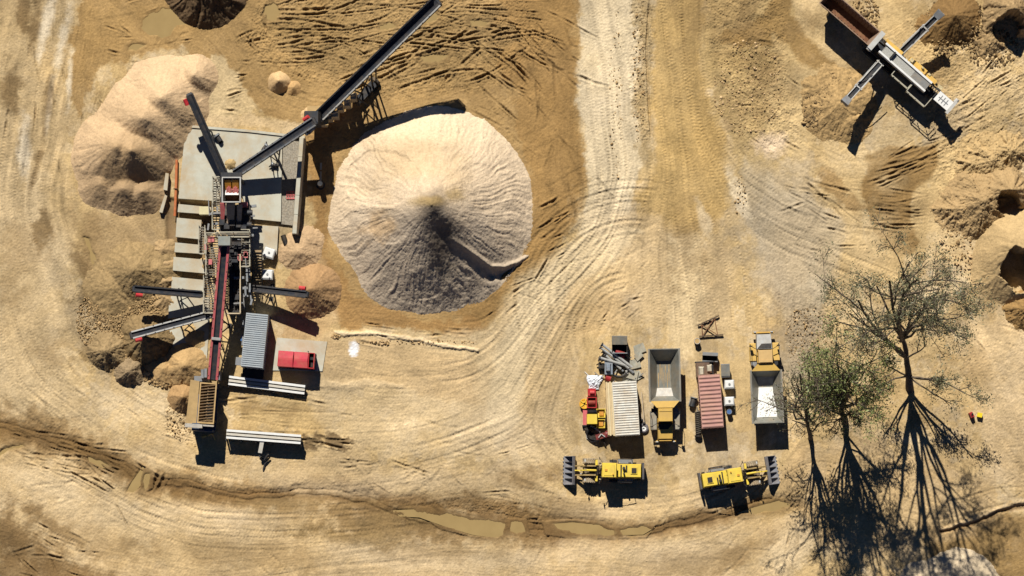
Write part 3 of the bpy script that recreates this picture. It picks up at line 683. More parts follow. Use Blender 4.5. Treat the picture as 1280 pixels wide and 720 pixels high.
pile('spoil_heap', 'small lumpy earth mound right of the furrowed patch', [(1240,200,34,1.5),(1262,190,28,1.6),(1215,205,18,0.8)], (202,172,122), edge=0.25, rill=0.3, rough=0.14, seed=281, blend=.6)
pile('sand_stockpile', 'pale pinkish sand stockpile cut by the bottom edge below the tree shadows', [(1196,740,56,2.3),(1154,731,32,.9)], (230,208,172), edge=0.03, rill=0.05, rough=0.02, seed=291)
pile('earth_bank', 'low windrow of loose earth west of the concrete slabs', [(206,330,16,0.8),(207,352,14,0.9),(206,372,16,0.7),(204,312,12,0.5)], (190,160,116), cat='earth bank', edge=0.2, rill=0.16, rough=0.05, seed=301)

pile('sand_spill', 'thin tan sand spill on the largest pad between the two conveyors', [(288,206,15,1.0),(282,212,9,.8)], (196,168,118), cat='sand spill', edge=0.25, rill=0.03, rough=0.02, seed=311)
pile('sand_spill', 'small tan sand spill on the slab left of the feed belt', [(258,334,10,.85)], (200,168,116), cat='sand spill', edge=0.25, rill=0.03, rough=0.02, seed=313)
pile('sand_spill', 'low sand spill across the dusty slab below the slanting conveyor', [(246,424,17,.5),(236,414,14,.35)], (208,176,124), cat='sand spill', edge=0.3, rill=0.05, rough=0.03, seed=315)
# loose stones: nobody could count them
def stones(label, zones, colr, seed, name='loose_stones'):
    r = random.Random(seed); mb = MB(); t = (1+5**.5)/2
    ic = [Vector(x).normalized() for x in ((-1,t,0),(1,t,0),(-1,-t,0),(1,-t,0),(0,-1,t),(0,1,t),(0,-1,-t),(0,1,-t),(t,0,-1),(t,0,1),(-t,0,-1),(-t,0,1))]
    fi = [(0,11,5),(0,5,1),(0,1,7),(0,7,10),(0,10,11),(1,5,9),(5,11,4),(11,10,2),(10,7,6),(7,1,8),(3,9,4),(3,4,2),(3,2,6),(3,6,8),(3,8,9),(4,9,5),(2,4,11),(6,2,10),(8,6,7),(9,8,1)]
    for (u, v, ru, rv, n, s0, s1, zf) in zones:
        for k in range(n):
            a = r.uniform(0, 2*PI); d = math.sqrt(r.random()); s = r.uniform(s0, s1)*(1 if r.random() < .9 else 1.8)
            pu, pv = u+ru*d*math.cos(a), v+rv*d*math.sin(a); z = zf*(1-d)
            i, j = int(np.clip(pu+PAD, 0, NU-1)), int(np.clip(pv+PAD, 0, NV-1)); c = W(pu, pv, 0); c.z = max(float(Hh[j, i]), z)
            m = Matrix.Rotation(r.uniform(0, 6), 3, (r.random(), r.random(), r.random()+.1)); mb.mi = r.randint(0, 2)
            sc = Vector((r.uniform(.7,1.3), r.uniform(.7,1.3), r.uniform(.5,.9)))*s
            mb.add([c+m@Vector((p.x*sc.x*r.uniform(.8,1.2), p.y*sc.y, p.z*sc.z)) for p in ic], fi)
    o = mb.build(name, [mat('stone_%s_a' % colr[0], colr[1], .9, 0, .3, 3, .3), mat('stone_%s_b' % colr[0], colr[2], .9, 0, .3, 3, .3), mat('stone_%s_c' % colr[0], colr[3], .9, 0, .3, 3, .3)])
    return tag(o, label, 'stones', kind='stuff')
stones('brown stones strewn under the conveyors on the left', [(150,400,55,50,2400,.04,.12,0),(185,425,34,26,1100,.05,.14,1.6),(205,365,14,16,120,.1,.3,0),(200,470,22,14,160,.08,.25,0.3),(225,520,18,30,160,.05,.13,0),(160,340,40,16,300,.05,.14,.8)], ('brown',(176,146,100),(140,114,76),(206,172,120)), 1)
stones('dark gravel strewn around the mobile screener', [(1046,130,44,40,2400,.04,.13,1.3),(1030,150,26,14,800,.06,.17,.6),(1062,158,16,14,600,.06,.17,.6),(1195,30,46,34,500,.05,.14,1.2),(1080,20,20,24,260,.05,.18,0),(1240,60,34,24,300,.06,.2,0),(1180,65,14,8,80,.06,.2,0)], ('dark',(140,114,74),(108,88,58),(180,150,102)), 2)
stones('pale stones on the rough ground east of the haul road', [(935,110,44,60,700,.04,.12,0),(925,245,8,26,40,.05,.1,0),(1215,300,40,50,400,.05,.15,0),(770,120,9,110,70,.05,.12,0),(798,90,8,90,110,.05,.14,0),(420,420,5,3,20,.1,.3,.2),(520,428,80,3,90,.05,.13,.1),(1010,420,30,40,300,.04,.1,0)], ('pale',(224,190,140),(190,158,108),(160,130,86)), 3)
# ------------------------------------------------------------------ materials of made things
CONC = mat('concrete', (206,204,186), .9, 0, .12, .5, .75); CONCD = mat('grey_concrete', (186,182,166), .9, 0, .12, 1.2, .3)
BELT = mat('rubber_belt', (40,46,56), .8, 0, .15, 2.5, .12); STEELD = mat('dark_steel', (50,54,60), .6, .2, .25, 2, .14)
STEEL = mat('grey_steel', (150,154,156), .5, .3, .18, 1.6, .25); STEELP = mat('pale_steel', (206,206,200), .5, .1, .12, 1.5, .3)
GRATE = mat('walkway_grating', (128,124,112), .7, .2, .35, 3, .5); RED = mat('red_paint', (212,52,60), .5, 0, .15, 1.5, .2)
PINKRED = mat('faded_red_paint', (214,104,108), .6, 0, .15, 1.5, .35); YEL = mat('yellow_paint', (250,218,78), .5, 0, .12, 1.6, .34)
ORG = mat('orange_liner', (232,160,50), .6, 0, .2, 2, .3); TANP = mat('dusty_tan_steel', (206,172,116), .8, 0, .15, 1.5, .5)
WHITE_ = mat('white_paint', (246,246,240), .5, 0, .05, 1.5, .12); BLK = mat('black_plastic', (26,26,28), .6, 0, .2, 2, .12)
GLASS = mat('dark_glass', (30,36,44), .12, 0, .1, 1, .1); TYRE = mat('tyre_rubber', (74,70,66), .9, 0, .2, 3, .45); RUST = mat('rusty_steel', (128,84,58), .8, .1, .3, 2, .3)
GALV = mat('galvanised_roof', (184,192,196), .45, .3, .1, 1.2, .12); BLUE = mat('blue_paint', (60,110,170), .5, 0, .15, 2, .2)
YELT = mat('faded_yellow_paint', (226,184,92), .55, 0, .12, 1.2, .4); PINK = mat('pink_drum', (214,120,120), .6, 0, .15, 2, .3)

def conveyor(name, label, a, b, wd, legs=(), depth=0.6, rail=STEEL, belt=BELT, skirt=None, motor=None, cover=None, motorside=1, over=0.0, group=None, walkway=False, frame=STEELD, rw=.16, rail2=None, rh2=.26):
    A_ = W(*a); B_ = W(*b); base = W((a[0]+b[0])/2, (a[1]+b[1])/2, 0); t = thing(name, label, 'conveyor', base, 0, group)
    d = (B_-A_).normalized(); s = d.cross(Vector((0,0,1))).normalized(); n = s.cross(d); L = (B_-A_).length; h = wd/2
    mb = MB()       # troughed belt, carrying run with two head drums' curve
    for (y0, z0, y1, z1) in ((-h*.82,.16,-h*.38,0),(-h*.38,0,h*.38,0),(h*.38,0,h*.82,.16)):
        mb.plate([A_+s*y0+n*z0, A_+s*y1+n*z1, B_+s*y1+n*z1, B_+s*y0+n*z0][::1], .03)
    mb.plate([A_-s*h*.7-n*.45, A_+s*h*.7-n*.45, B_+s*h*.7-n*.45, B_-s*h*.7-n*.45], .02)
    mb.build('belt', belt, t, True)
    mp_ = MB(); mp_.plate([A_-s*h*.95-n*.52, A_+s*h*.95-n*.52, B_+s*h*.95-n*.52, B_-s*h*.95-n*.52], .03); mp_.build('under_pan', frame, t, True)
    for sg in (-1, 1):
        m2 = MB(); hh_ = rh2 if sg < 0 else .26; m2.beam(A_+s*sg*h+n*(hh_/2-.07), B_+s*sg*h+n*(hh_/2-.07), rw, hh_, n); m2.build('side_rail', (rail2 if (sg < 0 and rail2) else (skirt or rail)), t, True)
    m3 = MB(); N = max(3, int(L/1.5))
    for sg in (-1, 1):
        m3.beam(A_+s*sg*h-n*depth, B_+s*sg*h-n*depth, .12, .12, n)
        for k in range(N):
            p = A_+d*(L*k/N)+s*sg*h; q = A_+d*(L*(k+1)/N)+s*sg*h
            m3.beam(p-n*.07, q-n*depth, .08, .08, n); m3.beam(q-n*.07, q-n*depth, .08, .08, n)
    for k in range(N+1):
        p = A_+d*(L*k/N); m3.beam(p-s*h-n*depth, p+s*h-n*depth, .08, .08, n)
    m3.build('truss', frame, t, True)
    m4 = MB()
    m4.beam(A_-s*h*1.02-n*.2, B_-s*h*1.02-n*.2, .06, .06, n); m4.beam(A_+s*h*1.02-n*.2, B_+s*h*1.02-n*.2, .06, .06, n)
    for k in range(int(L/1.1)):
        p = A_+d*(.4+1.1*k); m4.beam(p-s*h*1.12-n*.16, p+s*h*1.12-n*.16, .1, .12, n)
        for sg in (-1, 1): m4.beam(p+s*sg*h*1.1-n*.1, p+s*sg*h*1.1+n*.2, .09, .14, d)
    m4.build('idler_brackets', frame, t, True)
    for p, nm in ((A_, 'tail_drum'), (B_, 'head_drum')):
        m5 = MB(); m5.tube(p-s*h*.9-n*.22, p+s*h*.9-n*.22, .24, .24, 14); m5.build(nm, STEELD, t, True)
    if motor:
        m6 = MB(); p = B_-d*.55+s*motorside*(h+.32); m6.tube(p-d*.4, p+d*.35, .24, .24, 10); m6.beam(p-s*.32*motorside-n*.05, p+s*.05*motorside-n*.05, .35, .3)
        m6.build('drive_motor', RED, t, True)
    for (f, sp, foot, r) in legs:
        p = A_+d*(L*f)
        for sg in (-1, 1):
            q = p+d*foot+s*sg*(h+sp); q.z = 0; m7 = MB(); top = p+s*sg*h-n*depth
            m7.beam(top, q, r, r); 
            top2 = A_+d*(L*f-1.4)+s*sg*h-n*depth; m7.beam(top2, q+d*-.1+Vector((0,0,.1)), r*.7, r*.7)
            m7.box(q.x-.25, q.x+.25, q.y-.25, q.y+.25, 0, .08); m7.build('support_leg', frame, t, True)
        m8 = MB(); q1 = p+d*foot+s*(h+sp); q2 = p+d*foot-s*(h+sp); q1.z = .5; q2.z = .5
        mid1 = (q1+p+s*h-n*depth)/2; mid2 = (q2+p-s*h-n*depth)/2; m8.beam(mid1, mid2, .08, .08); m8.beam(mid1, q2, .06, .06); m8.build('cross_brace', frame, t, True)
    if cover:
        for f in cover:
            m9 = MB(); p = A_+d*(L*f); m9.beam(p-s*h*1.1+n*.3, p+s*h*1.1+n*.3, .28, .12, n); m9.build('belt_bridge', STEELP, t, True)
    if walkway:
        m9 = MB(); m9.plate([A_-s*(h+.1), A_-s*(h+.9), B_-s*(h+.9), B_-s*(h+.1)], .05)
        for k in range(int(L/1.5)+1):
            p = A_+d*min(L, 1.5*k)-s*(h+.9); m9.beam(p, p+Vector((0,0,1)), .05, .05)
        m9.beam(A_-s*(h+.9)+Vector((0,0,1)), B_-s*(h+.9)+Vector((0,0,1)), .05, .05); m9.build('walkway', GRATE, t, True)
    return t

# ---- the two conveyors of the stacker
conveyor('conveyor_belt', 'first conveyor rising from the screen tower to the long stacker over the concrete pad', (294,217,2.3), (392,152,6.9), .92, [(.52,.5,-.6,.14)], motor=RED, motorside=-1)
st = conveyor('stacker_conveyor', 'longest black conveyor reaching the top edge above the largest stockpile', (380,164,2.2), (546,2,10.6), 1.15, [(.47,.6,-.3,.2)], depth=.65, rail=STEELP, motor=None, cover=(.12,), over=0, rail2=STEELD, rh2=.55)
mb = MB(); mb.mi = 0
p = W(398,146,1.7); mb.taper(p.x-1.0, p.x+1.0, p.y-.9, p.y+.9, p.z, p.z+1.2, -.2, -.2); mb.build('receiving_hopper', TANP, st, True)
mb = MB()
for k, (u, v) in enumerate(((404,152),(411,146),(419,143),(425,134),(434,129),(442,121))):
    q = W(u,v,2.6); mb = MB(); mb.taper(q.x-.42, q.x+.4, q.y-.4, q.y+.42, .6, q.z+.3*(k%3), .08, .06); mb.tube((q.x-.3,q.y,q.z+.3*(k%3)+.02),(q.x+.35,q.y+.3,q.z+.3*(k%3)+.1),.14,.14,8); mb.build('power_pack', mat('weathered_cream', (206,190,160), .7, 0, .3, 3, .4), st, True)
mb = MB(); mb.beam(W(448,126,.5), W(468,104,.5), .9, .9); mb.beam(W(440,118,3.2), W(460,132,.4), .2, .2); mb.build('axle_beam', STEELD, st, True)
for (u, v) in ((446,128),(470,101)):
    mb = MB(); c = W(u,v,.55); ax = (W(470,101,0)-W(446,128,0)).normalized(); mb.ring(c-ax*.2, ax, [(.2,0),(.5,.02),(.55,.1),(.55,.3),(.5,.38),(.2,.4)], 18); mb.build('wheel', TYRE, st, True)
mb = MB(); mb.beam(W(440,112,4.2), W(455,118,.6), .14, .14); mb.beam(W(470,86,6.2), W(470,104,.6), .14, .14); mb.beam(W(462,92,5.6), W(448,126,.7), .12, .12); mb.build('lift_strut', STEELD, st, True)
mb = MB(); q = W(391,150,3.4); mb.taper(q.x-1.0, q.x+1.0, q.y-.9, q.y+.9, q.z, q.z+2.8, .25, .25); mb.build('transfer_chute', STEELD, st, True)

conveyor('conveyor_belt', 'dark conveyor from the screen tower up over the cream stockpile at its left', (281,219,2.6), (237,119,5.4), .72, [(.55,.2,.2,.14)], rail=STEELD, motor=RED, motorside=-1)
conveyor('conveyor_belt', 'short dark side conveyor pointing left over the flat gravel heap', (252,368,2.2), (168,361,4.2), .66, [(.35,.4,.2,.13)], rail=STEELD, motor=RED, motorside=-1)
conveyor('conveyor_belt', 'short conveyor with a pale rail slanting down left over the dark stony heap', (266,392,1.6), (165,419,4.3), .72, [(.4,.4,.2,.14)], rail=STEELP, motor=RED, motorside=-1)
conveyor('conveyor_belt', 'short dark side conveyor pointing right over the brown stockpile', (312,360,2.2), (383,368,4.0), .66, [(.35,.4,.1,.13)], rail=STEELD, motor=RED, motorside=-1)
fd = conveyor('feed_conveyor', 'feed conveyor with pinkish red edges climbing north from the grizzly hopper', (266,474,2.6), (281,302,7.2), .92, [(.42,.5,.0,.16),(.75,.6,.0,.18)], rail=PINKRED, skirt=PINKRED, cover=(.30,), depth=.9, rw=.26)
mb = MB(); q = W(281,302,7.0); mb.taper(q.x-.72, q.x+.72, q.y-.55, q.y+.55, q.z-.6, q.z+.9, .05, .05); mb.build('head_cover', mat('grey_green_steel', (150,156,148), .6, .1, .12, 2, .2), fd, True)
for (u, v) in ((254,468),(258,467),(274,470)):
    mb = MB(); q = W(u,v,1.6); mb.box(q.x-.15,q.x+.15,q.y-.5,q.y+.5,.0,q.z+1.1); mb.build('tail_guard', STEEL, fd, True)
mb = MB(); q = W(257,474,1.0); mb.box(q.x-1.2,q.x+.4,q.y-.3,q.y+.3,.0,q.z+1.0); mb.build('tail_guard', STEEL, fd, True)

# ---- grizzly feed hopper
t = thing('feed_hopper', 'dusty tan feed hopper topped by a black barred grizzly grid', 'hopper', W(258,506,0), math.radians(-4))
zt = 3.9
mb = MB()       # walls, open top, tapered down
def frame_wall(mb, x0, x1, y0, y1, z0, z1, th, ix, iy):
    top = [(x0,y0,z1),(x1,y0,z1),(x1,y1,z1),(x0,y1,z1)]; bot = [(x0+ix,y0+iy,z0),(x1-ix,y0+iy,z0),(x1-ix,y1-iy,z0),(x0+ix,y1-iy,z0)]
    ti = [(x0+th,y0+th,z1),(x1-th,y0+th,z1),(x1-th,y1-th,z1),(x0+th,y1-th,z1)]; bi = [(x0+ix+th,y0+iy+th,z0),(x1-ix-th,y0+iy+th,z0),(x1-ix-th,y1-iy-th,z0),(x0+ix+th,y1-iy-th,z0)]
    vs = top+bot+ti+bi; fs = []
    for k in range(4):
        j = (k+1) % 4; fs += [(k,4+k,4+j,j),(8+k,8+j,12+j,12+k),(k,j,8+j,8+k),(4+k,12+k,12+j,4+j)]
    mb.add(vs, fs)
frame_wall(mb, -.55, 1.35, -2.3, 2.3, 1.7, zt, .14, .35, .5); mb.build('hopper_wall', TANP, t)
mb = MB(); mb.plate([(-1.75,-2.4,zt+.35),(-.62,-2.3,zt+.05),(-.62,2.4,zt+.05),(-1.6,2.5,zt+.35)], .12); mb.build('side_wing', TANP, t)
mb = MB(); mb.box(-1.85,.1,-2.85,-2.42,zt-.5,zt+.3); mb.box(.1,1.35,-2.6,-2.42,zt-.5,zt+.1); mb.build('end_plate', mat('worn_grey_steel', (196,190,178), .6, .2, .2, 2, .3), t)
mb = MB()
for k in range(13):
    y = -2.0+k*.33; mb.beam((-.45,y-.15,zt-.1),(1.25,y+.15,zt-.1), .1, .16)
mb.beam((.4,-2.2,zt-.25),(.4,2.2,zt-.25), .12, .16); mb.build('grizzly_bars', mat('dusty_bar_steel', (130,104,74), .8, .1, .25, 3, .5), t)
mb = MB(); mb.add([(-.3,-2,1.72),(1.1,-2,1.72),(1.1,2,1.72),(-.3,2,1.72)], [(0,1,2,3)]); mb.build('feeder_belt', BLK, t)
for (x, y) in ((-.4,-1.9),(1.15,-1.9),(-.4,1.9),(1.15,1.9)):
    mb = MB(); mb.beam((x,y,0),(x,y,2.4), .22, .22); mb.build('leg', STEELD, t)
mb = MB(); mb.box(-1.2,1.2,-3.1,-2.9,0,3.0); mb.box(-1.4,1.3,-2.9,2.4,.3,.6); mb.build('base_frame', mat('navy_steel', (60,84,112), .6, .1, .2, 2, .2), t)
mb = MB(); mb.beam((.3,-3.6,.05),(1.0,-3.3,.9), .1, .1); mb.beam((1.0,-3.3,.9),(1.3,-3.9,.05), .1, .1); mb.tube((-.2,-3.7,.1),(.3,-3.5,.3), .12, .12); mb.build('hydraulic_stand', YELT, t)

# ---- screen tower
t = thing('screening_tower', 'grey steel screening tower with orange lined hopper and grated walkways', 'screening plant', W(288,290,0))
def pbox(mb, u0, v0, u1, v1, z0, z1):   # a box whose top shows at these photo pixels
    a = W(u0, v1, z1); b = W(u1, v0, z1); mb.box(a.x, b.x, a.y, b.y, z0, z1)
a = W(277,253,7.0); b = W(301,221,7.0); cx, cy = (a.x+b.x)/2, (a.y+b.y)/2; hx, hy = (b.x-a.x)/2, (b.y-a.y)/2
mb = MB(); frame_wall(mb, a.x, b.x, a.y, b.y, 4.6, 7.0, .12, .15, .2); hop = mb.build('surge_hopper', STEELP, t, True)
mb = MB(); mb.plate([(a.x+.3,cy+.0,5.9),(cx-.06,cy+.0,5.9),(cx-.06,b.y-.35,6.7),(a.x+.3,b.y-.35,6.7)], .08); mb.plate([(cx+.06,cy+.0,5.9),(b.x-.3,cy+.0,5.9),(b.x-.3,b.y-.35,6.7),(cx+.06,b.y-.35,6.7)], .08); mb.build('orange_liner', ORG, t, True)
mb = MB()
for k in range(9): x = cx-.6+.15*k; mb.beam((x, cy-.35+.12*math.sin(k*2.1), 6.0),(x+.1, cy+.3+.2*math.sin(k*1.3), 6.25), .14, .16)
mb.build('spray_bar', PINK, t, True)
mb = MB(); mb.plate([(a.x+.3,cy-.5,6.2),(b.x-.3,cy-.5,6.2),(b.x-.3,cy+.05,6.0),(a.x+.3,cy+.05,6.0)], .06); mb.build('lip_plate', STEELP, t, True)
mb = MB(); mb.box(a.x+.2,b.x-.2,a.y+.25,b.y-.3,4.4,4.62); mb.build('hopper_floor', RUST, t, True)
mb = MB(); mb.box(a.x-.1,b.x+.1,b.y+.02,b.y+.5,6.0,6.95); mb.build('top_cover', STEELD, t, True)
# crusher body with two sloped feed plates
mb = MB(); pbox(mb, 275,256,312,292, 2.2, 4.0); mb.build('crusher_body', mat('dark_crusher', (84,80,78), .6, .2, .4, 3, .4), t, True)
for (u0, u1, vv0, vv1, m_) in ((275,282,254,276,PINKRED),(283,294,254,284,TANP),(296,303,256,284,STEELP)):
    mb = MB(); p0 = W(u0,vv0,5.4); p1 = W(u1,vv0,5.4); p2 = W(u1-2,vv1,4.3); p3 = W(u0+1,vv1,4.3); mb.plate([p3,p2,p1,p0], .12); mb.build('feed_plate', mat('dusty_feed_plate', (206,178,150), .8, 0, .2, 3, .5) if m_ is not PINKRED else PINKRED, t, True)
for (u, v) in ((304,256),(310,266),(309,281)):
    mb = MB(); c = W(u,v,4.4); mb.tube(c-Vector((.5,0,0)), c+Vector((.5,0,0)), .33, .33, 12); mb.build('crusher_motor', PINK if v < 260 else STEELD, t, True)
mb = MB()
for (u, v) in ((278,278),(284,283),(291,279),(299,281),(305,285)): c = W(u,v,4.0); mb.taper(c.x-.4,c.x+.4,c.y-.5,c.y+.4,4.0,4.7,.1,.15)
mb.build('hood', STEELD, t, True)
# vibrating screen deck on the right of the feed belt
mb = MB(); pbox(mb, 286,302,301,391, 2.6, 3.4); mb.build('vibrating_screen', mat('screen_box_dark', (52,52,56), .7, .1, .3, 3, .15), t, True)
mb = MB()
a = W(300.5,392,4.0); b = W(300.5,318,4.0); c = W(283,392,4.0); mb.beam(a, b, .12, .8); mb.beam(a, c, .12, .8)
mb.build('deck_rim', mat('pale_tan_rim', (226,206,170), .7, 0, .1, 2, .3), t, True)
mb = MB()
for k in range(22): 
    v = 306+k*4; p = W(287,v,3.45); q = W(299.5,v,3.45); mb.beam(p, q, .07, .1)
for k in range(3): mb.beam(W(289+k*4,304,3.5), W(289+k*4,390,3.5), .08, .1)
mb.build('screen_mesh', STEELD, t, True)
for k in range(12): 
    mb = MB(); u = 288+random.random()*12; v = 305+random.random()*70; p = W(u,v,3.6); s_ = random.uniform(.15,.4); mb.box(p.x-s_,p.x+s_,p.y-s_,p.y+s_,3.4,3.4+random.uniform(.15,.5)); mb.build('drive_guard', STEELD, t, True)
# walkways with grating, posts and rails
def walkway(u0, v0, u1, v1, z, rails='LR', gm=GRATE):
    a = W(u0,v1,z); b = W(u1,v0,z); mb = MB()
    n = max(2, int((b.y-a.y)/.28))
    for k in range(n): y = a.y+(b.y-a.y)*(k+.5)/n; mb.box(a.x,b.x,y-.07,y+.07,z-.06,z)
    for x in (a.x, (a.x+b.x)/2, b.x): mb.box(x-.04,x+.04,a.y,b.y,z-.14,z-.062)
    mb.build('walkway_grating', gm, t, True)
    mr = MB(); sides = []
    if 'L' in rails: sides.append((Vector((a.x,a.y,z)), Vector((a.x,b.y,z))))
    if 'R' in rails: sides.append((Vector((b.x,a.y,z)), Vector((b.x,b.y,z))))
    if 'T' in rails: sides.append((Vector((a.x,b.y,z)), Vector((b.x,b.y,z))))
    if 'B' in rails: sides.append((Vector((a.x,a.y,z)), Vector((b.x,a.y,z))))
    for p, q in sides:
        nn = max(1, int((q-p).length/1.2))
        for k in range(nn+1): r = p+(q-p)*(k/nn); mr.beam(r, r+Vector((0,0,1.05)), .07, .07)
        for hh in (.55, 1.05): mr.beam(p+Vector((0,0,hh)), q+Vector((0,0,hh)), .07, .07)
    mr.build('handrail', mat('pale_handrail', (196,190,168), .5, .1, .15, 2, .2), t, True)
    for x in (a.x+.1, b.x-.1):
        for y in (a.y+.1, b.y-.1):
            ml = MB(); ml.beam((x,y,0),(x,y,z-.15), .12, .12); ml.build('column', STEELD, t, True)
walkway(266,222,275,288, 3.4, 'LTB')
walkway(249,283,257,318, 2.4, 'LRB')
walkway(258,292,273,345, 3.6, 'LT')
walkway(255,345,268,392, 2.8, 'LB')
walkway(302,288,313,334, 3.8, 'RTB')
walkway(272,291,312,297, 5.0, 'TB')
mb = MB()       # stair beside the white tanks
for k in range(13):
    p = W(317+k*.1, 312+k*3.6, .4+.0*k); z = .35+2.6*(1-k/12); p = W(316.5,314+k*3.5,z); q = W(327,314+k*3.5,z); mb.beam(p, q, .24, .06)
mb.build('stair_treads', mat('stair_tan', (176,150,112), .7, .1, .2, 3, .3), t, True)
mb = MB()
for u in (316,327.5): mb.beam(W(u,313,3.0), W(u,357,.35), .1, .24); mb.beam(W(u,313,4.0), W(u,357,1.35), .06, .06)
mb.build('stair_stringer', STEELD, t, True)
for (u, v, z0, z1) in ((277,254,0,4.6),(301,254,0,4.6),(277,224,0,4.6),(301,224,0,4.6),(276,290,0,3),(311,290,0,3),(287,310,0,2.7),(300,310,0,2.7),(287,388,0,2.7),(300,388,0,2.7)):
    p = W(u,v,z1); mb = MB(); mb.beam((p.x,p.y,z0),(p.x,p.y,z1), .24, .24); mb.build('tower_column', STEELD, t, True)
for (u0,v0,u1,v1,z) in ((277,254,277,224,2.4),(301,254,301,224,2.4),(287,310,287,388,1.6),(300,310,300,388,1.6)): mb = MB(); mb.beam(W(u0,v0,z), W(u1,v1,z), .16, .16); mb.build('tower_brace', STEELD, t, True)
mb = MB()
rj = random.Random(4)
for k in range(46):   # pipes, ducts and cable trays on the tower
    u = rj.choice((rj.uniform(257,276), rj.uniform(298,314), rj.uniform(262,312))); v = rj.uniform(258,386); 
    if 268 < u < 287 and v > 300: continue
    z = rj.uniform(2.4,4.2); p = W(u,v,z); mb = MB()
    if rj.random() < .6: mb.beam(p, p+Vector((rj.uniform(-.2,.2), rj.uniform(.5,1.8), 0)), rj.uniform(.08,.22), rj.uniform(.1,.25))
    else: mb.beam(p, p+Vector((rj.uniform(.4,1.2), rj.uniform(-.1,.1), 0)), rj.uniform(.1,.35), rj.uniform(.2,.5))
    mb.build('pipe', STEEL, t, True)
for k in range(8): 
    mb = MB(); u, v = rj.choice(((266,318),(262,326),(259,309),(306,318),(299,322),(258,338),(264,300),(308,298))); p = W(u+rj.uniform(-2,2),v+rj.uniform(-2,2),4.0); mb.box(p.x-.2,p.x+.2,p.y-.3,p.y+.3,3.4,4.1); mb.build('junction_box', PINK, t, True)
mb = MB(); pbox(mb, 249,258,261,268, .2, 1.9); bx_ = mb.build('cabinet', mat('cream_cabinet', (226,216,170), .6, 0, .1, 2, .2), t, True)

# ---- concrete slabs under the tower
def slab(name, label, pts, h, mm=CONC, cat='concrete slab', group=None):
    q = [W(u,v,h) for u, v in pts]; c = sum(q, Vector())/len(q); c.z = 0; mb = MB()
    mb.prism([(p.x-c.x,p.y-c.y) for p in q][::-1], -.05, h); o = mb.build(name, mm); o.location = c; return tag(o, label, cat, group)
slab('concrete_pad', 'largest pale concrete pad beneath the first conveyor', [(232,160),(300,163),(353,168),(351,277),(310,273),(302,240),(267,251),(223,248)], .55)
slab('concrete_slab', 'narrow concrete slab just below the largest pad with a cream cabinet', [(223,255),(264,259),(263,268),(222,265)], .5)
slab('concrete_slab', 'squarish concrete slab second below the largest pad', [(221,272),(252,275),(250,299),(219.5,296)], .5)
slab('concrete_slab', 'narrow concrete slab third below the largest pad', [(219,303),(250,306),(249,317),(218,315)], .5)
slab('concrete_slab', 'concrete slab marked by a tan stain at its right end', [(217,321),(262,325),(260,342),(216,338)], .5)
slab('concrete_slab', 'concrete slab touching the left pointing side conveyor', [(215,346),(256,350),(254,366),(214,362)], .5)
slab('concrete_slab', 'dusty concrete slab between the two left pointing conveyors', [(212,370),(262,372),(262,392),(210,398)], .25)
slab('concrete_slab', 'dusty concrete slab below the slanting left conveyor', [(209,414),(262,398),(258,456),(240,456),(206,440)], .15)
slab('concrete_slab', 'concrete slab with a brown stain beside the white tanks', [(313,281),(348,283),(346,318),(330,325),(314,322)], .45)
slab('concrete_slab', 'pale concrete slab beneath the red twin tank', [(346,422),(409,427),(403,464),(341,463)], .12)
slab('kerb_beam', 'thin concrete kerb along the north edge of the largest pad', [(232,156),(310,162),(381,170),(381,173),(310,165),(232,159)], .7, cat='kerb')
gs = slab('gravel_strip', 'grey gravel strip between the largest pad and the concrete wall', [(354,170),(375,176),(368,282),(351,280)], .3, mat('grey_gravel', (160,152,136), .95, 0, .5, 6, .2), cat='gravel strip')
# concrete wall right of the gravel strip
def wall(name, label, u0, v0, u1, v1, wd, h, mm=CONC, cat='wall', joints=0):
    a, b = W(u0,v0,h), W(u1,v1,h); c = (a+b)/2; c.z = 0; t = thing(name, label, cat, c); d = (b-a); n = max(1, joints)
    for k in range(n):
        p = a+d*(k/n)+d.normalized()*.02; q = a+d*((k+1)/n)-d.normalized()*.02; s = d.cross(Vector((0,0,1))).normalized()
        mb = MB(); zt_ = Vector((0,0,0)); lo = lambda x: Vector((x.x,x.y,0)); f = wd*.9
        mb.hexa([lo(p)-s*f,lo(q)-s*f,lo(q)+s*f,lo(p)+s*f,p-s*wd/2,q-s*wd/2,q+s*wd/2,p+s*wd/2]); mb.build('wall_block', mm, t, True)
    return t
wall('concrete_wall', 'pale concrete block wall right of the gravel strip', 377,172,368,292, .45, 2.0, CONC, joints=5)
def rail_wall(label, u0, v0, u1, v1, h):
    c = W((u0+u1)/2,(v0+v1)/2,0); t = thing('retaining_barrier', label, 'barrier', c); a, b = W(u0,v0,h), W(u1,v1,h); s = (b-a).cross(Vector((0,0,1))).normalized()
    for k, (o, hh) in enumerate(((-.28,h),(.12,h-.06),(.5,h-.2))):
        mb = MB(); p, q = a+s*o, b+s*o; p.z = q.z = hh-.12; mb.beam(p, q, .26, .24); mb.build('beam', WHITE_ if k != 1 else mat('off_white_concrete', (222,216,200), .8, 0, .1, 2, .3), t, True)
    mb = MB(); p, q = a+s*.1, b+s*.1; p.z = q.z = (h-.35)/2; mb.beam(p, q, .5, h-.35); mb.build('wall_panel', CONCD, t, True)
    n = 5
    for k in range(n+1):
        p = a+(b-a)*(k/n)+s*.75; mb = MB(); mb.box(p.x-.08,p.x+.08,p.y-.1,p.y+.1,0,h-.4); mb.build('post', STEELD, t, True)
rail_wall('upper of two long white concrete barriers with dirt banked against it', 286,474,381,486, .9)
rail_wall('lower of two long white barriers casting a black shadow', 283,541,376,548, 1.9)
t = thing('barrier_prop', 'short white prop leaning off the lower barrier with scrap at its foot', 'prop', W(327,560,0))
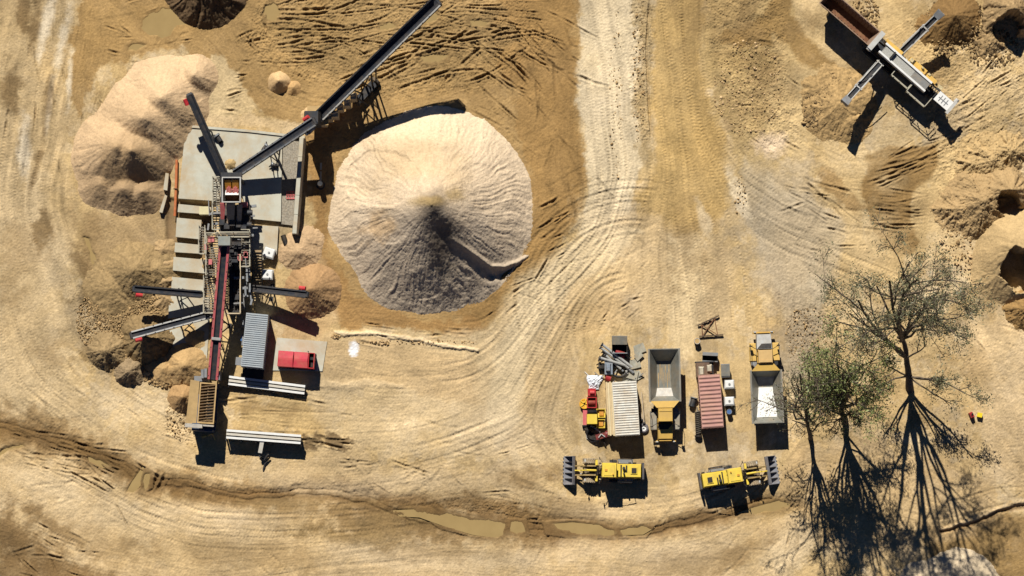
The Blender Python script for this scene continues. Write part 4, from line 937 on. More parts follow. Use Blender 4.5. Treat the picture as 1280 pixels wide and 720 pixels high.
mb = MB(); mb.beam(W(328,550,1.5), W(325,566,1.2), .45, .22); mb.build('beam', mat('off_white_concrete', (222,216,200)), t, True)
mb = MB(); mb.beam(W(326,562,1.1), W(326,562,0), .2, .2); mb.beam(W(327,552,1.4), W(327,552,0), .2, .2); mb.build('post', STEELD, t, True)
mb = MB(); mb.path([W(324,570,.2),W(330,575,.5),W(335,568,.7),W(337,572,.3),W(331,580,.2),W(329,588,.1)], .1); mb.build('bent_bar', STEELD, t, True)

# white liquid tanks (caged)
def ibc(label, u, v, rot, loc_z=0, sz=1.15):
    t = thing('caged_tank', label, 'tank', W(u,v,loc_z), math.radians(rot)); h = sz/2
    mb = MB(); mb.box(-h,h,-h*.9,h*.9,0,.14); mb.build('pallet', STEELD, t)
    mb = MB(); mb.taper(-h+.05,h-.05,-h*.9+.05,h*.9-.05,.145,1.1,.03,.03); mb.taper(-h*.9,h*.9,-h*.8,h*.8,1.1,1.16,.1,.1); mb.build('bottle', WHITE_, t)
    mb = MB(); mb.tube((0,0,1.16),(0,0,1.22),.13,.13,12); mb.build('cap', STEEL, t)
    mb = MB()
    for k in range(4):
        z = .3+.25*k
        for (p, q) in (((-h,-h*.9,z),(h,-h*.9,z)),((h,-h*.9,z),(h,h*.9,z)),((h,h*.9,z),(-h,h*.9,z)),((-h,h*.9,z),(-h,-h*.9,z))): mb.beam(p, q, .025, .025)
    mb.build('cage', STEELP, t); return t
ibc('white caged tank set askew beside the tower stair', 337,317,-18, 0, 1.3)
ibc('white caged tank nearest the right pointing side conveyor', 335,344,-3, 0, 1.25)
t = thing('drum', 'small black drum with a pale lid below the concrete wall', 'drum', W(356,300,0), math.radians(20))
mb = MB(); mb.tube((0,.55,.3),(0,-.55,.3),.3,.3,14); mb.build('drum_body', BLK, t); mb = MB(); mb.tube((.05,-.62,.3),(.05,-.1,.34),.22,.22,12); mb.build('lid', STEELP, t)
t = thing('pipe', 'rusty orange pipe lying along the left edge of the slabs', 'pipe', W(220,235,0)); mb = MB(); mb.path([W(221,200,.3),W(220,236,.35),W(218.5,270,.3)], .16, 10); mb.build('pipe_run', mat('rusty_orange', (206,116,66), .8, 0, .3, 2, .3), t, True)
mb = MB(); mb.ring(W(220,236,.35), (0,1,0), [(.16,-.06),(.28,-.05),(.28,.05),(.16,.06)], 12); mb.build('flange', RUST, t, True)
slab('concrete_block', 'leaning pale concrete block between the cream stockpile and rusty pipe', [(207,216),(211,217),(209,238),(204,237)], .9, CONC, cat='concrete block')
slab('concrete_block', 'second pale concrete block lower down beside the cream stockpile', [(206,243),(209,245),(203,266),(199,265)], .7, CONC, cat='concrete block')
t = thing('hatch_grid', 'pinkish grated hatch lying on the gravel strip', 'grate', W(364,244,.31)); mb = MB()
for k in range(6): mb.box(-.55+.2*k,-.47+.2*k,-.45,.45,0,.08)
for k in range(3): mb.box(-.55,.55,-.45+.42*k,-.37+.42*k,.083,.13)
mb.build('grid', PINKRED, t)
def pump(label, u, v, sc=1.0, z=.55):
    t = thing('pump', label, 'pump', W(u,v,z), random.uniform(0,3)); mb = MB(); mb.tube((-.35*sc,0,.4*sc),(.35*sc,0,.4*sc),.26*sc,.26*sc,12); mb.build('motor', STEELD, t)
    mb = MB(); mb.ring((.45*sc,0,.4*sc),(1,0,0),[(.05,-.1),(.4*sc,-.1),(.4*sc,.1),(.05,.1)],14); mb.build('volute', STEEL, t); mb = MB(); mb.box(-.5*sc,.5*sc,-.25*sc,.25*sc,0,.12*sc); mb.tube((.5*sc,0,.4*sc),(.8*sc,.4*sc,.3*sc),.07,.07); mb.build('base', BLK, t)
pump('dark pump standing on the pad right of the left conveyor', 274,174); pump('small dark pump on the pad above the first conveyor', 331,185,.8); pump('small dark pump on the pad below the first conveyor', 344,207,.8)
t = thing('bollard', 'round pale topped post in the sand right of the concrete wall', 'post', W(401,232,0)); mb = MB(); mb.ring((0,0,0),(0,0,1),[(.5,0),(.5,.1),(.32,.14),(.32,1.7),(.26,1.8),(.02,1.8)],16); mb.build('post', STEELD, t)
mb = MB(); mb.beam((-.05,.4,.12),(.0,1.6,.1),.25,.16); mb.beam((0,1.8,.1),(.02,2.6,.1),.22,.14); mb.build('anchor_bar', CONC, t)

# ---- corrugated containers
def corr_box(name, label, u, v, rot, L, Wd, Hh_, wallm, roofm, nrib, cat='container', amp=.06, sides=True):
    t = thing(name, label, cat, W(u,v,0), rot); h = Wd/2; l = L/2
    mb = MB(); N = nrib*4      # ribbed roof, ribs across
    vs = []; 
    for k in range(N+1):
        y = -l+L*k/N; ph = (k % 4); z = Hh_ + (amp if ph in (1,2) else 0); vs += [(-h+.06,y,z),(h-.06,y,z)]
    fs = [(2*k,2*k+1,2*k+3,2*k+2) for k in range(N)]; mb.add(vs, [f[::1] for f in fs]); mb.build('roof', roofm, t)
    mb = MB(); nn = int(L/.28)
    for sg in (-1, 1):
        vs = []
        for k in range(nn*4+1):
            y = -l+.1+(L-.2)*k/(nn*4); x = sg*(h-(.05 if k % 4 in (1,2) else 0)); vs += [(x,y,.15),(x,y,Hh_-.06)]
        mb.add(vs, [(2*k,2*k+2,2*k+3,2*k+1) for k in range(nn*4)])
    mb.box(-h+.06,h-.06,l-.12,l-.06,.15,Hh_-.03); mb.box(-h+.06,h-.06,-l+.06,-l+.12,.15,Hh_-.03); mb.build('wall', wallm, t)
    for sg in (-1, 1):
        mb = MB(); mb.box(min(sg*.03,sg*(h-.12)),max(sg*.03,sg*(h-.12)),-l-.01,-l+.055,.2,Hh_-.2); d = mb.build('door', wallm, t)
        mb = MB()
        for x in (.35,.8): mb.tube((sg*x,-l-.04,.25),(sg*x,-l-.04,Hh_-.25),.03,.03,6)
        mb.build('lock_rod', STEELD, d)
    mb = MB()
    for x in (-h,h-.14):
        for y in (-l,l-.14): mb.box(x,x+.14,y,y+.14,0,Hh_+.02)
        mb.box(x,x+.14,-l+.142,l-.142,Hh_-.12,Hh_+.012); mb.box(x,x+.14,-l+.142,l-.142,0,.148)
    for y in (-l,l-.14): mb.box(-h+.142,h-.142,y+.001,y+.139,Hh_-.1,Hh_+.012)
    mb.build('corner_frame', roofm if sides else wallm, t); return t
RED_C = mat('dusty_red_container', (190,142,130), .7, 0, .16, .9, .35); WHT_C = mat('white_roof_sheet', (226,222,208), .6, 0, .14, 1.6, .55)
gc = corr_box('site_office', 'grey ribbed roof container office beside the feed conveyor', 320.5,428,math.radians(-5.5), 6.1, 2.5, 2.9, GALV, GALV, 26, cat='container', amp=.08)
for b_x in ((-1.95,-1.3,-2.9,-2.0,1.7,2.2),(-1.6,-1.28,1.5,2.2,1.4,2.4),(-1.5,-1.28,-.6,.5,.6,2.0)): mb = MB(); mb.box(*b_x); mb.build('air_conditioner', STEEL, gc)
mb = MB(); mb.tube((-1.5,-.1,1.6),(-1.5,.5,1.6),.2,.2); mb.build('gas_bottle', BLUE, gc)
mb = MB(); mb.box(-1.2,1.2,-4.1,-3.1,.25,.35); mb.box(-.2,1.0,-4.6,-4.12,.1,.2); mb.build('step_deck', STEELD, gc)
t = thing('fuel_tank', 'bright red twin bunded fuel tank on a pale slab', 'fuel tank', W(371.5,451,.12), math.radians(-4))
for x0, x1 in ((-2.05,-.32),(-.26,1.35)):
    mb = MB(); mb.taper(x0,x1,-.88,.88,.2,2.25,0,0); mb.hexa([(x0,-.88,2.25),(x1,-.88,2.25),(x1,.88,2.25),(x0,.88,2.25),(x0+.05,-.1,2.36),(x1-.05,-.1,2.36),(x1-.05,.1,2.36),(x0+.05,.1,2.36)]); mb.build('tank_body', mat('red_tank', (216,66,80), .6, 0, .14, 1.4, .28), t)
mb = MB(); frame_wall(mb, 1.37,2.05,-.88,.88,.2,2.2,.07,0,0); mb.build('pump_bay', RED, t)
mb = MB(); mb.box(1.5,1.95,-.7,-.1,.4,1.5); mb.box(1.5,1.95,.1,.6,.4,1.8); mb.build('dispenser', BLK, t)
mb = MB(); mb.box(-2.1,2.1,-.95,.95,.0,.2); mb.build('skid', STEELD, t)
mb = MB(); mb.tube((1.3,1.0,1.8),(1.3,1.0,2.4),.06,.06); mb.build('vent_pipe', BLK, t)
# ------------------------------------------------------------------ wheels shared by the machines
def wheel(parent, c, r, wd, rimm=None, tread=None, side=1):
    mb = MB(); hw = wd/2; prof = [(r*.55,-hw),(r*.9,-hw),(r,-hw*.75),(r,hw*.75),(r*.9,hw),(r*.55,hw)]
    mb.ring(c, (0,1,0), prof, 28)
    for k in range(20):          # lugs
        a = 2*PI*k/20; p = Vector(c)+Vector((math.cos(a)*r,0,math.sin(a)*r)); tng = Vector((-math.sin(a),0,math.cos(a)))
        for sg in (-1, 1): mb.beam(p+Vector((0,sg*hw*.05,0))-tng*.04, p+Vector((0,sg*hw*.9,0))+tng*.1, .1, .07, (math.cos(a),0,math.sin(a)))
    o = mb.build('wheel', tread or TYRE, parent)
    mb = MB(); y = hw*.55*side; mb.ring(c, (0,1,0), [(r*.56,-hw*.5),(r*.52,hw*.2*side),(r*.2,hw*.3*side),(r*.18,hw*.55*side),(.01,hw*.56*side)], 20); mb.build('rim', rimm or YELT, o)
    return o
def frame_open(mb, *a): frame_wall(mb, *a)

# ------------------------------------------------------------------ wheel loaders
def make_loader(label, loc, rot):
    t = thing('wheel_loader', label, 'wheel loader', loc, rot, 'yellow wheel loaders parked nose outward')
    mb = MB(); mb.taper(-4.0,-1.15,-.82,.82,1.15,2.35,.08,.06); mb.box(-3.9,-1.2,-.68,.68,2.35,2.47); mb.build('hood', YEL, t)
    mb = MB(); mb.box(-3.5,-2.75,-.42,.36,2.475,2.55); mb.build('hood_rim', YEL, t)
    for b_x in ((-3.4,-2.86,-.32,.26,2.555,2.6),(-2.35,-2.2,-.6,.1,2.475,2.58),(-1.75,-1.6,-.66,.66,2.475,2.52)): mb = MB(); mb.box(*b_x); mb.build('grille', BLK, t)
    mb = MB(); mb.tube((-2.0,.3,2.47),(-2.0,.3,3.05),.1,.1,10); mb.tube((-1.98,-.28,2.47),(-1.98,-.28,2.85),.16,.16,12); mb.build('exhaust', STEELD, t)
    mb = MB(); mb.taper(-4.35,-4.02,-1.0,1.0,.6,2.0,.06,.1); mb.build('counterweight', mat('charcoal_paint', (84,84,88), .6, .1, .15, 2, .2), t)
    mb = MB(); mb.box(-4.0,-.7,-.55,.55,.55,1.14); mb.build('rear_frame', STEELD, t)
    for sg in (-1,1): mb = MB(); mb.box(-2.95,-1.35,min(sg*.84,sg*1.32),max(sg*.84,sg*1.12),1.62,1.7); mb.box(-3.05,-2.95,min(sg*.84,sg*1.32),max(sg*.84,sg*1.12),1.2,1.7); mb.build('fender', mat('grey_fender', (138,142,146), .6, .1, .2, 2, .35), t)
    for sg in (-1,1):
        mb = MB()
        for k in range(4): mb.box(-1.3+.12*k,-.75+.12*k,min(sg*.95,sg*1.25),max(sg*.95,sg*1.25),.5+.3*k,.55+.3*k)
        for p, q in (((-1.3,sg*1.28,1.7),(-1.3,sg*1.28,2.7)),((-.7,sg*1.28,1.4),(-.7,sg*1.28,2.5)),((-1.3,sg*1.28,2.7),(-.7,sg*1.28,2.5)),((-2.9,sg*1.28,1.7),(-2.9,sg*1.28,2.4)),((-2.9,sg*1.28,2.4),(-1.3,sg*1.28,2.7))): mb.beam(p,q,.05,.05)
        mb.build('access_ladder', STEELD, t)
    mb = MB(); mb.taper(-1.1,.45,-.78,.78,1.4,3.28,.1,.06); mb.build('cab', GLASS, t)
    mb = MB()
    for x in (-1.06,.4):
        for y in (-.76,.76): mb.beam((x,y,1.4),(x*.9-.03,y*.93,3.3),.1,.1)
    mb.box(-1.14,.48,-.8,.8,1.3,1.62); mb.build('cab_frame', YEL, t)
    mb = MB(); mb.taper(-1.15,.5,-.82,.82,3.28,3.42,.06,.06); mb.box(-.9,.25,-.6,.6,3.42,3.47); rf = mb.build('cab_roof', YEL, t)
    mb = MB(); mb.box(-.1,.18,-.12,.1,3.47,3.55); mb.tube((-.75,.45,3.47),(-.75,.45,3.65),.07,.07,8); mb.build('roof_hatch', ORG, rf)
    mb = MB(); mb.taper(.75,2.6,-.5,.5,.6,1.55,.1,.08); mb.box(1.25,2.15,-.62,.62,.7,1.0); mb.box(.35,.8,-.3,.3,.5,1.3); mb.build('front_frame', mat('greasy_frame', (116,104,84), .7, .1, .35, 3, .5), t)
    for sg in (-1,1): mb = MB(); mb.box(.95,1.2,min(sg*.6,sg*1.2),max(sg*.6,sg*1.2),1.2,1.8); mb.build('mudguard', YEL, t)
    for sg in (-1,1):
        mb = MB(); mb.beam((1.1,sg*.52,1.95),(2.6,sg*.52,1.5),.16,.36); mb.beam((2.6,sg*.52,1.5),(3.55,sg*.52,.55),.16,.32); mb.build('lift_arm', mat('worn_arm_paint', (176,150,96), .7, .1, .35, 3, .45), t)
        mb = MB(); mb.tube((1.0,sg*.34,.9),(2.3,sg*.34,1.35),.1,.1,10); mb.tube((2.3,sg*.34,1.35),(2.9,sg*.4,1.3),.055,.055,8); mb.build('hydraulic_ram', STEEL, t)
    mb = MB(); mb.tube((1.1,0,1.75),(2.2,0,1.95),.12,.12,10); mb.tube((2.2,0,1.95),(2.6,0,2.0),.06,.06,8); mb.beam((2.6,0,2.1),(2.75,0,1.2),.14,.3,(1,0,0)); mb.beam((2.75,0,1.2),(3.5,0,1.0),.12,.12); mb.build('tilt_linkage', YEL, t)
    mb = MB()
    r_ = random.Random(3)
    for k in range(9): y = -.45+.11*k; mb.path([(.45,y,1.4),(.8+.1*r_.random(),y*1.1,1.75+.2*r_.random()),(1.3,y*.9,1.62),(1.9,y*.8,1.6+.15*r_.random())], .035, 5)
    mb.build('hoses', BLK, t)
    # bucket: floor, curved back, side plates, rib gussets, teeth
    bs = mat('worn_bucket_steel', (150,152,158), .5, .3, .25, 2, .25)
    mb = MB(); pr = [(4.75,.08),(3.9,.05),(3.55,.22),(3.42,.6),(3.5,1.0),(3.75,1.28)]
    for (x0,z0),(x1,z1) in zip(pr[:-1],pr[1:]): mb.plate([(x0,-1.56,z0),(x0,1.56,z0),(x1,1.56,z1),(x1,-1.56,z1)],-.05)
    for sg in (-1,1): 
        y = sg*1.56; vs = [(x,y,z) for x,z in pr]+[(x,y+sg*.06,z) for x,z in pr]; n = len(pr)
        mb.add(vs, [tuple(range(n)),tuple(range(2*n-1,n-1,-1))]+[(k,k+n,(k+1)%n+n,(k+1)%n) for k in range(n)])
    bu = mb.build('bucket', bs, t)
    for k in range(16):      # pumps, pipes and steps packed round the machine
        mb = MB(); q = random.Random(k+40); x = q.choice((q.uniform(-3.9,-1.2), q.uniform(.5,1.6))); y = q.choice((-1,1))*q.uniform(.5,1.0); z = q.uniform(1.3,1.75); s_ = q.uniform(.1,.24)
        if abs(x-1.8) < .9 or (x < -.7 and abs(y) < .84): y = math.copysign(.9, y) if x < 0 else y*.5
        mb.taper(x-s_,x+s_,y-s_*.6,y+s_*.6,.9,z,.03,.03); mb.build('equipment_box', (STEELD, STEEL, mat('engine_cream', (214,196,150), .7, .1, .35, 4, .3), BLK)[k % 4], t)
    for y in (-.94,-.31,.31,.94):
        mb = MB(); n = 5; vs = [(3.46,y-.05,.7),(3.62,y-.05,.22),(4.6,y-.05,.1),(4.6,y-.05,.2),(3.9,y-.05,.52)]; vs2 = [(a,b+.1,c) for a,b,c in vs]
        mb.add(vs+vs2, [tuple(range(n)),tuple(range(2*n-1,n-1,-1))]+[(k,k+n,(k+1)%n+n,(k+1)%n) for k in range(n)]); mb.build('bucket_rib', BLK, bu)
    mb = MB()
    for k in range(8): y = -1.4+.4*k; mb.taper(4.72,4.86,y-.06,y+.06,.02,.12,.02,.02)
    mb.build('bucket_teeth', STEEL, bu)
    pale = mat('dusty_tread', (176,160,132), .9, 0, .3, 4, .5)
    for sg in (-1,1):
        wheel(t, (1.8,sg*1.08,.8), .8, .62, YELT, pale, sg); wheel(t, (-2.2,sg*1.08,.8), .8, .62, YELT, TYRE, sg)
        mb = MB(); mb.box(2.3,2.45,min(sg*.95,sg*1.2),max(sg*.95,sg*1.2),2.05,2.3); mb.beam((2.3,sg*1.1,1.7),(2.35,sg*1.1,2.1),.06,.06); mb.build('headlight', STEELP, t)
        mb = MB(); mb.beam((.4,sg*.8,2.7),(.75,sg*1.35,2.75),.05,.05); mb.box(.72,.8,sg*1.35-.14,sg*1.35+.14,2.5,2.95); mb.build('mirror', BLK, t)
    return t
l1 = make_loader('yellow wheel loader facing left with its toothed bucket on the ground', W(757,589,0), math.radians(179))
l2 = copy_tree(l1); l2.location = W(920,595,0); l2.rotation_euler = (0,0,math.radians(9)); l2['label'] = 'yellow wheel loader facing right towards the tree shadows'

# ------------------------------------------------------------------ articulated dump trucks
def make_truck(label, loc, rot, hoodm, roofm, loaded=False):
    t = thing('dump_truck', label, 'dump truck', loc, rot, 'dump trucks parked between the containers')
    wst = mat('worn_bed_steel', (146,146,136), .45, .3, .25, 1.0, .35)
    yb = mat('truck_yellow', (224,178,84), .5, 0, .12, 1.2, .3); R = 1.62; zt = 2.95; zf = 1.35
    ox = [(-5.95,-R,zt),(-.15,-R,zt),(-.15,R,zt),(-5.95,R,zt)]; fx = [(-4.75,-.78,zf),(-.95,-.78,zf),(-.95,.78,zf),(-4.75,.78,zf)]
    th = .1; oo = [(-6.05,-R-th,zt),(-.05,-R-th,zt),(-.05,R+th,zt),(-6.05,R+th,zt)]; fo = [(-4.85,-.9,zf-.12),(-.85,-.9,zf-.12),(-.85,.9,zf-.12),(-4.85,.9,zf-.12)]
    mb = MB(); mb.add(ox+fx+oo+fo, [(4,5,6,7),(0,1,5,4),(2,3,7,6),(3,0,4,7),(1,2,6,5),(0,8,9,1),(1,9,10,2),(2,10,11,3),(3,11,8,0),(8,12,13,9),(9,13,14,10),(10,14,15,11),(11,15,12,8),(12,15,14,13)])
    bed = mb.build('dump_bed', wst, t)
    rq = random.Random(6)
    for k in range(7):
        y_ = -.62+.2*k; a_ = rq.uniform(-4.4,-3.0); mb = MB(); e_ = rq.uniform(.02,.07); mb.plate([(a_,y_-e_,zf+.012),(a_+rq.uniform(1.0,2.2),y_-e_*.5,zf+.012),(a_+rq.uniform(1.2,2.0),y_+e_*.6,zf+.012),(a_-.2,y_+e_,zf+.012)],.008); mb.build('wear_strip', mat('rust_streak', (182,154,108), .7, .1, .35, 2.5, .3), bed)
    mb = MB(); mb.plate([(-1.7,-.8,zf+.05),(-.7,-1.0,zf+.42),(-.7,1.0,zf+.42),(-1.7,.8,zf+.05)],.02); mb.build('dust_drift', mat('pale_dust', (214,210,200), .9, 0, .2, 2.5, .3), bed)
    mb = MB(); mb.hexa([(-.14,-R,zt-.1),(.62,-.95,zt-.02),(.62,.95,zt-.02),(-.14,R,zt-.1),(-.14,-R,zt+.02),(.62,-.95,zt+.1),(.62,.95,zt+.1),(-.14,R,zt+.02)]); mb.build('bed_canopy', YELT, bed)
    mb = MB()
    for x in (-4.6,-3.4,-2.2,-1.0):
        for sg in (-1,1): mb.beam((x,sg*(R+.12),zt-.1),(x,sg*1.05,zf-.1),.12,.1)
    for sg in (-1,1): mb.beam((-6.05,sg*(R+.14),zt-.02),(-.05,sg*(R+.14),zt-.02),.12,.14)
    mb.build('bed_rib', mat('bed_grey', (150,146,136), .6, .2, .2, 1.4, .4), bed)
    mb = MB(); mb.box(-5.3,.4,-.5,.5,.7,1.1); mb.box(.3,4.1,-.55,.55,.6,1.2); mb.build('chassis', STEELD, t)
    mb = MB(); mb.taper(.75,2.3,-.8,.8,1.3,3.15,.08,.08); cab = mb.build('cab', GLASS, t)
    mb = MB(); mb.taper(.7,2.2,-.82,.82,3.15,3.3,.05,.05); mb.box(.8,1.05,-.7,.7,3.3,3.36); mb.build('cab_roof', roofm, cab)
    mb = MB()
    for sg in (-1,1):
        mb.beam((.78,sg*.8,1.3),(.84,sg*.74,3.16),.12,.1); mb.beam((2.3,sg*.8,1.3),(2.18,sg*.74,3.16),.1,.1)
    mb.box(.7,2.36,-.84,.84,1.2,1.75); mb.build('cab_frame', yb, cab)
    mb = MB(); mb.hexa([(2.4,-.9,1.2),(4.2,-.86,1.1),(4.2,.86,1.1),(2.4,.9,1.2),(2.4,-.86,2.15),(4.05,-.78,1.85),(4.05,.78,1.85),(2.4,.86,2.15)]); mb.build('hood', hoodm, t)
    mb = MB(); mb.plate([(2.45,-.8,2.18),(3.0,-.8,2.09),(3.0,.3,2.09),(2.45,.8,2.18)],.015); mb.build('hood_vent', BLK, t)
    mb = MB(); mb.box(4.2,4.4,-1.2,1.2,.75,1.2); mb.box(4.21,4.3,-.7,.7,1.22,1.7); mb.build('bumper', yb, t)
    for sg in (-1,1):
        mb = MB(); mb.hexa([(1.0,sg*1.72,1.72),(3.1,sg*1.66,1.62),(3.1,sg*.95,1.62),(1.0,sg*.95,1.72),(1.1,sg*1.7,1.82),(3.0,sg*1.62,1.72),(3.0,sg*.95,1.72),(1.1,sg*.95,1.82)] if sg < 0 else [(1.0,.95,1.72),(3.1,.95,1.62),(3.1,1.66,1.62),(1.0,1.72,1.72),(1.1,.95,1.82),(3.0,.95,1.72),(3.0,1.62,1.72),(1.1,1.7,1.82)]); mb.build('fender', YELT if hoodm is not YELT else mat('truck_fender', (170,164,148), .6, .1, .2, 2, .4), t)
        mb = MB(); mb.beam((2.3,sg*.85,2.5),(2.7,sg*1.55,2.6),.06,.06); mb.box(2.66,2.76,sg*1.55-.16,sg*1.55+.16,2.2,2.8); mb.build('mirror', BLK, t)
        mb = MB(); mb.box(4.31,4.42,min(sg*.8,sg*1.1),max(sg*.8,sg*1.1),1.22,1.45); mb.build('headlight', STEELP, t)
        mb = MB(); mb.box(.6,1.0,min(sg*.9,sg*1.5),max(sg*.9,sg*1.5),.8,1.7); mb.tube((.5,sg*1.2,1.8),(.5,sg*1.2,2.5),.12,.12,10); mb.build('tank', STEEL if sg > 0 else STEELD, t)
        for x in (-4.1,-2.3,2.1): wheel(t, (x,sg*1.3,.82), .82, .62, YELT, TYRE, sg)
        mb = MB(); mb.beam((1.0,sg*1.65,1.85),(1.0,sg*1.65,2.8),.05,.05); mb.beam((1.0,sg*1.65,2.8),(2.9,sg*1.6,2.7),.05,.05); mb.beam((2.9,sg*1.6,1.75),(2.9,sg*1.6,2.7),.05,.05); mb.build('handrail', STEELD, t)
    return t
make_truck('dump truck facing down with an empty worn steel bed', W(830,504.5,0), math.radians(-89), YELT, YELT)
make_truck('dump truck facing up with a grey hood and a white sheet as the sunlit floor of its bed', W(955,464,0), math.radians(92), mat('worn_grey_hood', (172,172,168), .5, .2, .2, 1.5, .3), mat('tan_roof', (222,184,120), .6, 0, .1, 1.5, .3))
mb = MB(); n = 9     # white sheet added to imitate the sunlit bed floor of the second truck
vs = []
for j in range(n):
    for i in range(n):
        a, b = i/(n-1), j/(n-1); x = -5.3+3.4*a; hw = .80+ .42*(1-a)**1.4; y = (-1+2*b)*hw; vs.append((x, y, 1.42+.62*(1-a)**1.2+.05*random.random()+.1*math.sin(PI*b)))
mb.add(vs, [(j*n+i,j*n+i+1,(j+1)*n+i+1,(j+1)*n+i) for j in range(n-1) for i in range(n-1)])
ld = mb.build('sunlit_bed_sheet', mat('sunlit_bed_white', (250,248,240), .9, 0, .08, 1.5, 0), None); ld.location = W(955,464,0); ld.rotation_euler = (0,0,math.radians(92))
tag(ld, 'white sheet added as the sunlit floor in the bed of the up facing dump truck', 'sand load')

# ------------------------------------------------------------------ mobile screener, top right
q0 = W(1033,4,0); q1 = W(1172,124,0); ang = math.atan2(q1.y-q0.y, q1.x-q0.x); OR = W(1032,-2,0)
OR.z = 0; t = thing('mobile_screener', 'tracked mobile screener with a brown ribbed hopper and two side conveyor arms', 'mobile screener', W(1038,12,0), ang)
zz = 3.6
brown = mat('brown_hopper_steel', (134,100,78), .8, .1, .25, 2.5, .3)
mb = MB(); frame_wall(mb, -1.3,6.1,-1.02,1.1,1.9,zz+.4,.1,.4,.4); mb.build('feed_hopper', mat('hopper_rim_tan', (160,132,110), .7, .1, .2, 2, .3), t)
mb = MB()
for k in range(15): x = -1.0+.47*k; mb.beam((x,.95,zz+.3),(x,.55,2.2),.09,.1); mb.beam((x,-.85,zz-.2),(x,-.5,2.2),.09,.1)
mb.build('hopper_ribs', brown, t)
mb = MB(); mb.box(-1.0,5.8,-.72,.72,2.0,2.15); mb.build('feeder_floor', RUST, t)
mb = MB(); mb.beam((6.4,-1.25,zz+.15),(6.4,1.25,zz+.15),.6,.9); mb.tube((6.4,-1.26,zz+.15),(6.4,-1.4,zz+.15),.28,.28); mb.build('feed_gate', STEELP, t)
mb = MB(); mb.box(7.6,14.2,-.62,.42,zz-1.3,zz); mb.build('screen_box', mat('screen_body_grey', (140,140,136), .6, .2, .15, 2, .3), t)
mb = MB(); mb.plate([(7.7,-.5,zz+.1),(14.1,-.5,zz-.05),(14.1,.34,zz-.05),(7.7,.34,zz+.1)],.06); mb.build('screen_mesh', mat('pale_mesh', (184,184,176), .7, .1, .25, 8, .2), t)
for y0, y1 in ((-.78,-.55),(.42,.66)):
    mb = MB(); mb.hexa([(7.4,y0,zz-.6),(14.3,y0,zz-.8),(14.3,y1,zz-.8),(7.4,y1,zz-.6),(7.4,y0,zz+.3),(14.3,y0,zz+.12),(14.3,y1,zz+.12),(7.4,y1,zz+.3)]); mb.build('side_plate', WHITE_, t)
mb = MB(); mb.beam((8.9,-.55,zz+.35),(8.9,.45,zz+.35),.2,.2); mb.build('cross_beam', BLK, t)
mb = MB(); mb.box(7.2,9.6,.75,1.15,1.6,zz-.3); mb.box(10.5,13.0,.8,1.5,1.2,2.6); mb.box(13.2,14.6,.8,1.3,1.4,2.8); mb.build('engine_cover', mat('screener_yellow', (236,190,92), .5, 0, .15, 1.5, .25), t)
mb = MB(); r_ = random.Random(8)
for k in range(22): x = r_.uniform(10.4,15.6); y = r_.uniform(.6,1.5); z = r_.uniform(2.2,3.0); s_ = r_.uniform(.1,.3); mb.box(x-s_,x+s_,y-s_*.7,y+s_*.7,1.8,z)
mb.build('engine_parts', mat('engine_cream', (214,196,150), .7, .1, .35, 4, .3), t)
mb = MB()
for k in range(8): x = 14.2+.3*k; mb.beam((x,-.6,2.3),(x,.7,2.4),.12,.3)
mb.build('engine_frame', STEELD, t)
mb = MB(); mb.box(-.5,15.6,-.45,.45,1.0,1.6); mb.beam((6.6,-.9,1.5),(14.6,-.9,2.2),.14,.3); mb.beam((6.6,.72,1.5),(16.0,.72,2.2),.14,.3)
for x in (0.2,5.5,8.5,14.5):
    for y in (-.8,.8): mb.beam((x,y,.2),(x,y*.9,2.4),.2,.2)
mb.build('chassis', STEELD, t)
mb = MB(); mb.box(15.6,17.6,-.62,.62,2.9,3.05); mb.build('tail_deck', WHITE_, t)
mb = MB(); mb.box(15.9,17.2,-.05,.03,3.06,3.1)
for x in (16.1,16.5,16.9): mb.box(x,x+.08,-.4,.4,3.06,3.09)
mb.build('deck_bracket', STEEL, t)
mb = MB(); mb.beam((17.75,-.9,2.9),(17.75,.9,2.9),.35,.5); mb.tube((17.7,.7,2.9),(17.7,1.2,2.9),.25,.25); mb.build('tail_drum', STEELP, t)
mb = MB(); mb.plate([(14.4,-.4,1.4),(17.6,-.4,2.7),(17.6,.4,2.7),(14.4,.4,1.4)],.06); mb.build('tail_belt', BELT, t)
rl = mat('pale_handrail', (196,190,168))
mb = MB()
def loop(x0,x1,y0,y1,z):
    for p,q in (((x0,y1,z),(x0,y0,z)),((x0,y0,z),(x1,y0,z)),((x1,y0,z),(x1,y1,z))):
        mb.beam(p,q,.09,.09); mb.beam((p[0],p[1],z-.5),(q[0],q[1],z-.5),.06,.06)
    for x,y in ((x0,y0),(x1,y0),((x0+x1)/2,y0)): mb.beam((x,y,z-1.1),(x,y,z),.07,.07)
loop(10.2,12.6,-1.65,-.8,3.2); loop(12.7,15.4,-1.95,-.7,3.3); mb.build('handrail', rl, t)
mb = MB(); mb.box(10.2,12.6,-1.6,-.85,2.02,2.1); mb.box(12.7,15.3,-1.9,-.8,2.02,2.1); mb.build('walkway', GRATE, t)
for sg in (-1,1):
    mb = MB(); n = 24; prof = []
    for k in range(n):
        a = 2*PI*k/n; prof.append(((1.9 if math.cos(a) > 0 else -1.9)+.48*math.cos(a), .5+.48*math.sin(a)))
    y0, y1 = sg*1.0-.25, sg*1.0+.25; vs = [(8+.2+x,y0,z) for x,z in prof]+[(8+.2+x,y1,z) for x,z in prof]
    mb.add(vs, [tuple(range(n)),tuple(range(2*n-1,n-1,-1))]+[(k,k+n,(k+1)%n+n,(k+1)%n) for k in range(n)])
    for k in range(14): mb.box(6.35+.28*k,6.5+.28*k,y0-.03,y1+.03,.97,1.03)
    mb.build('crawler_track', BLK, t)
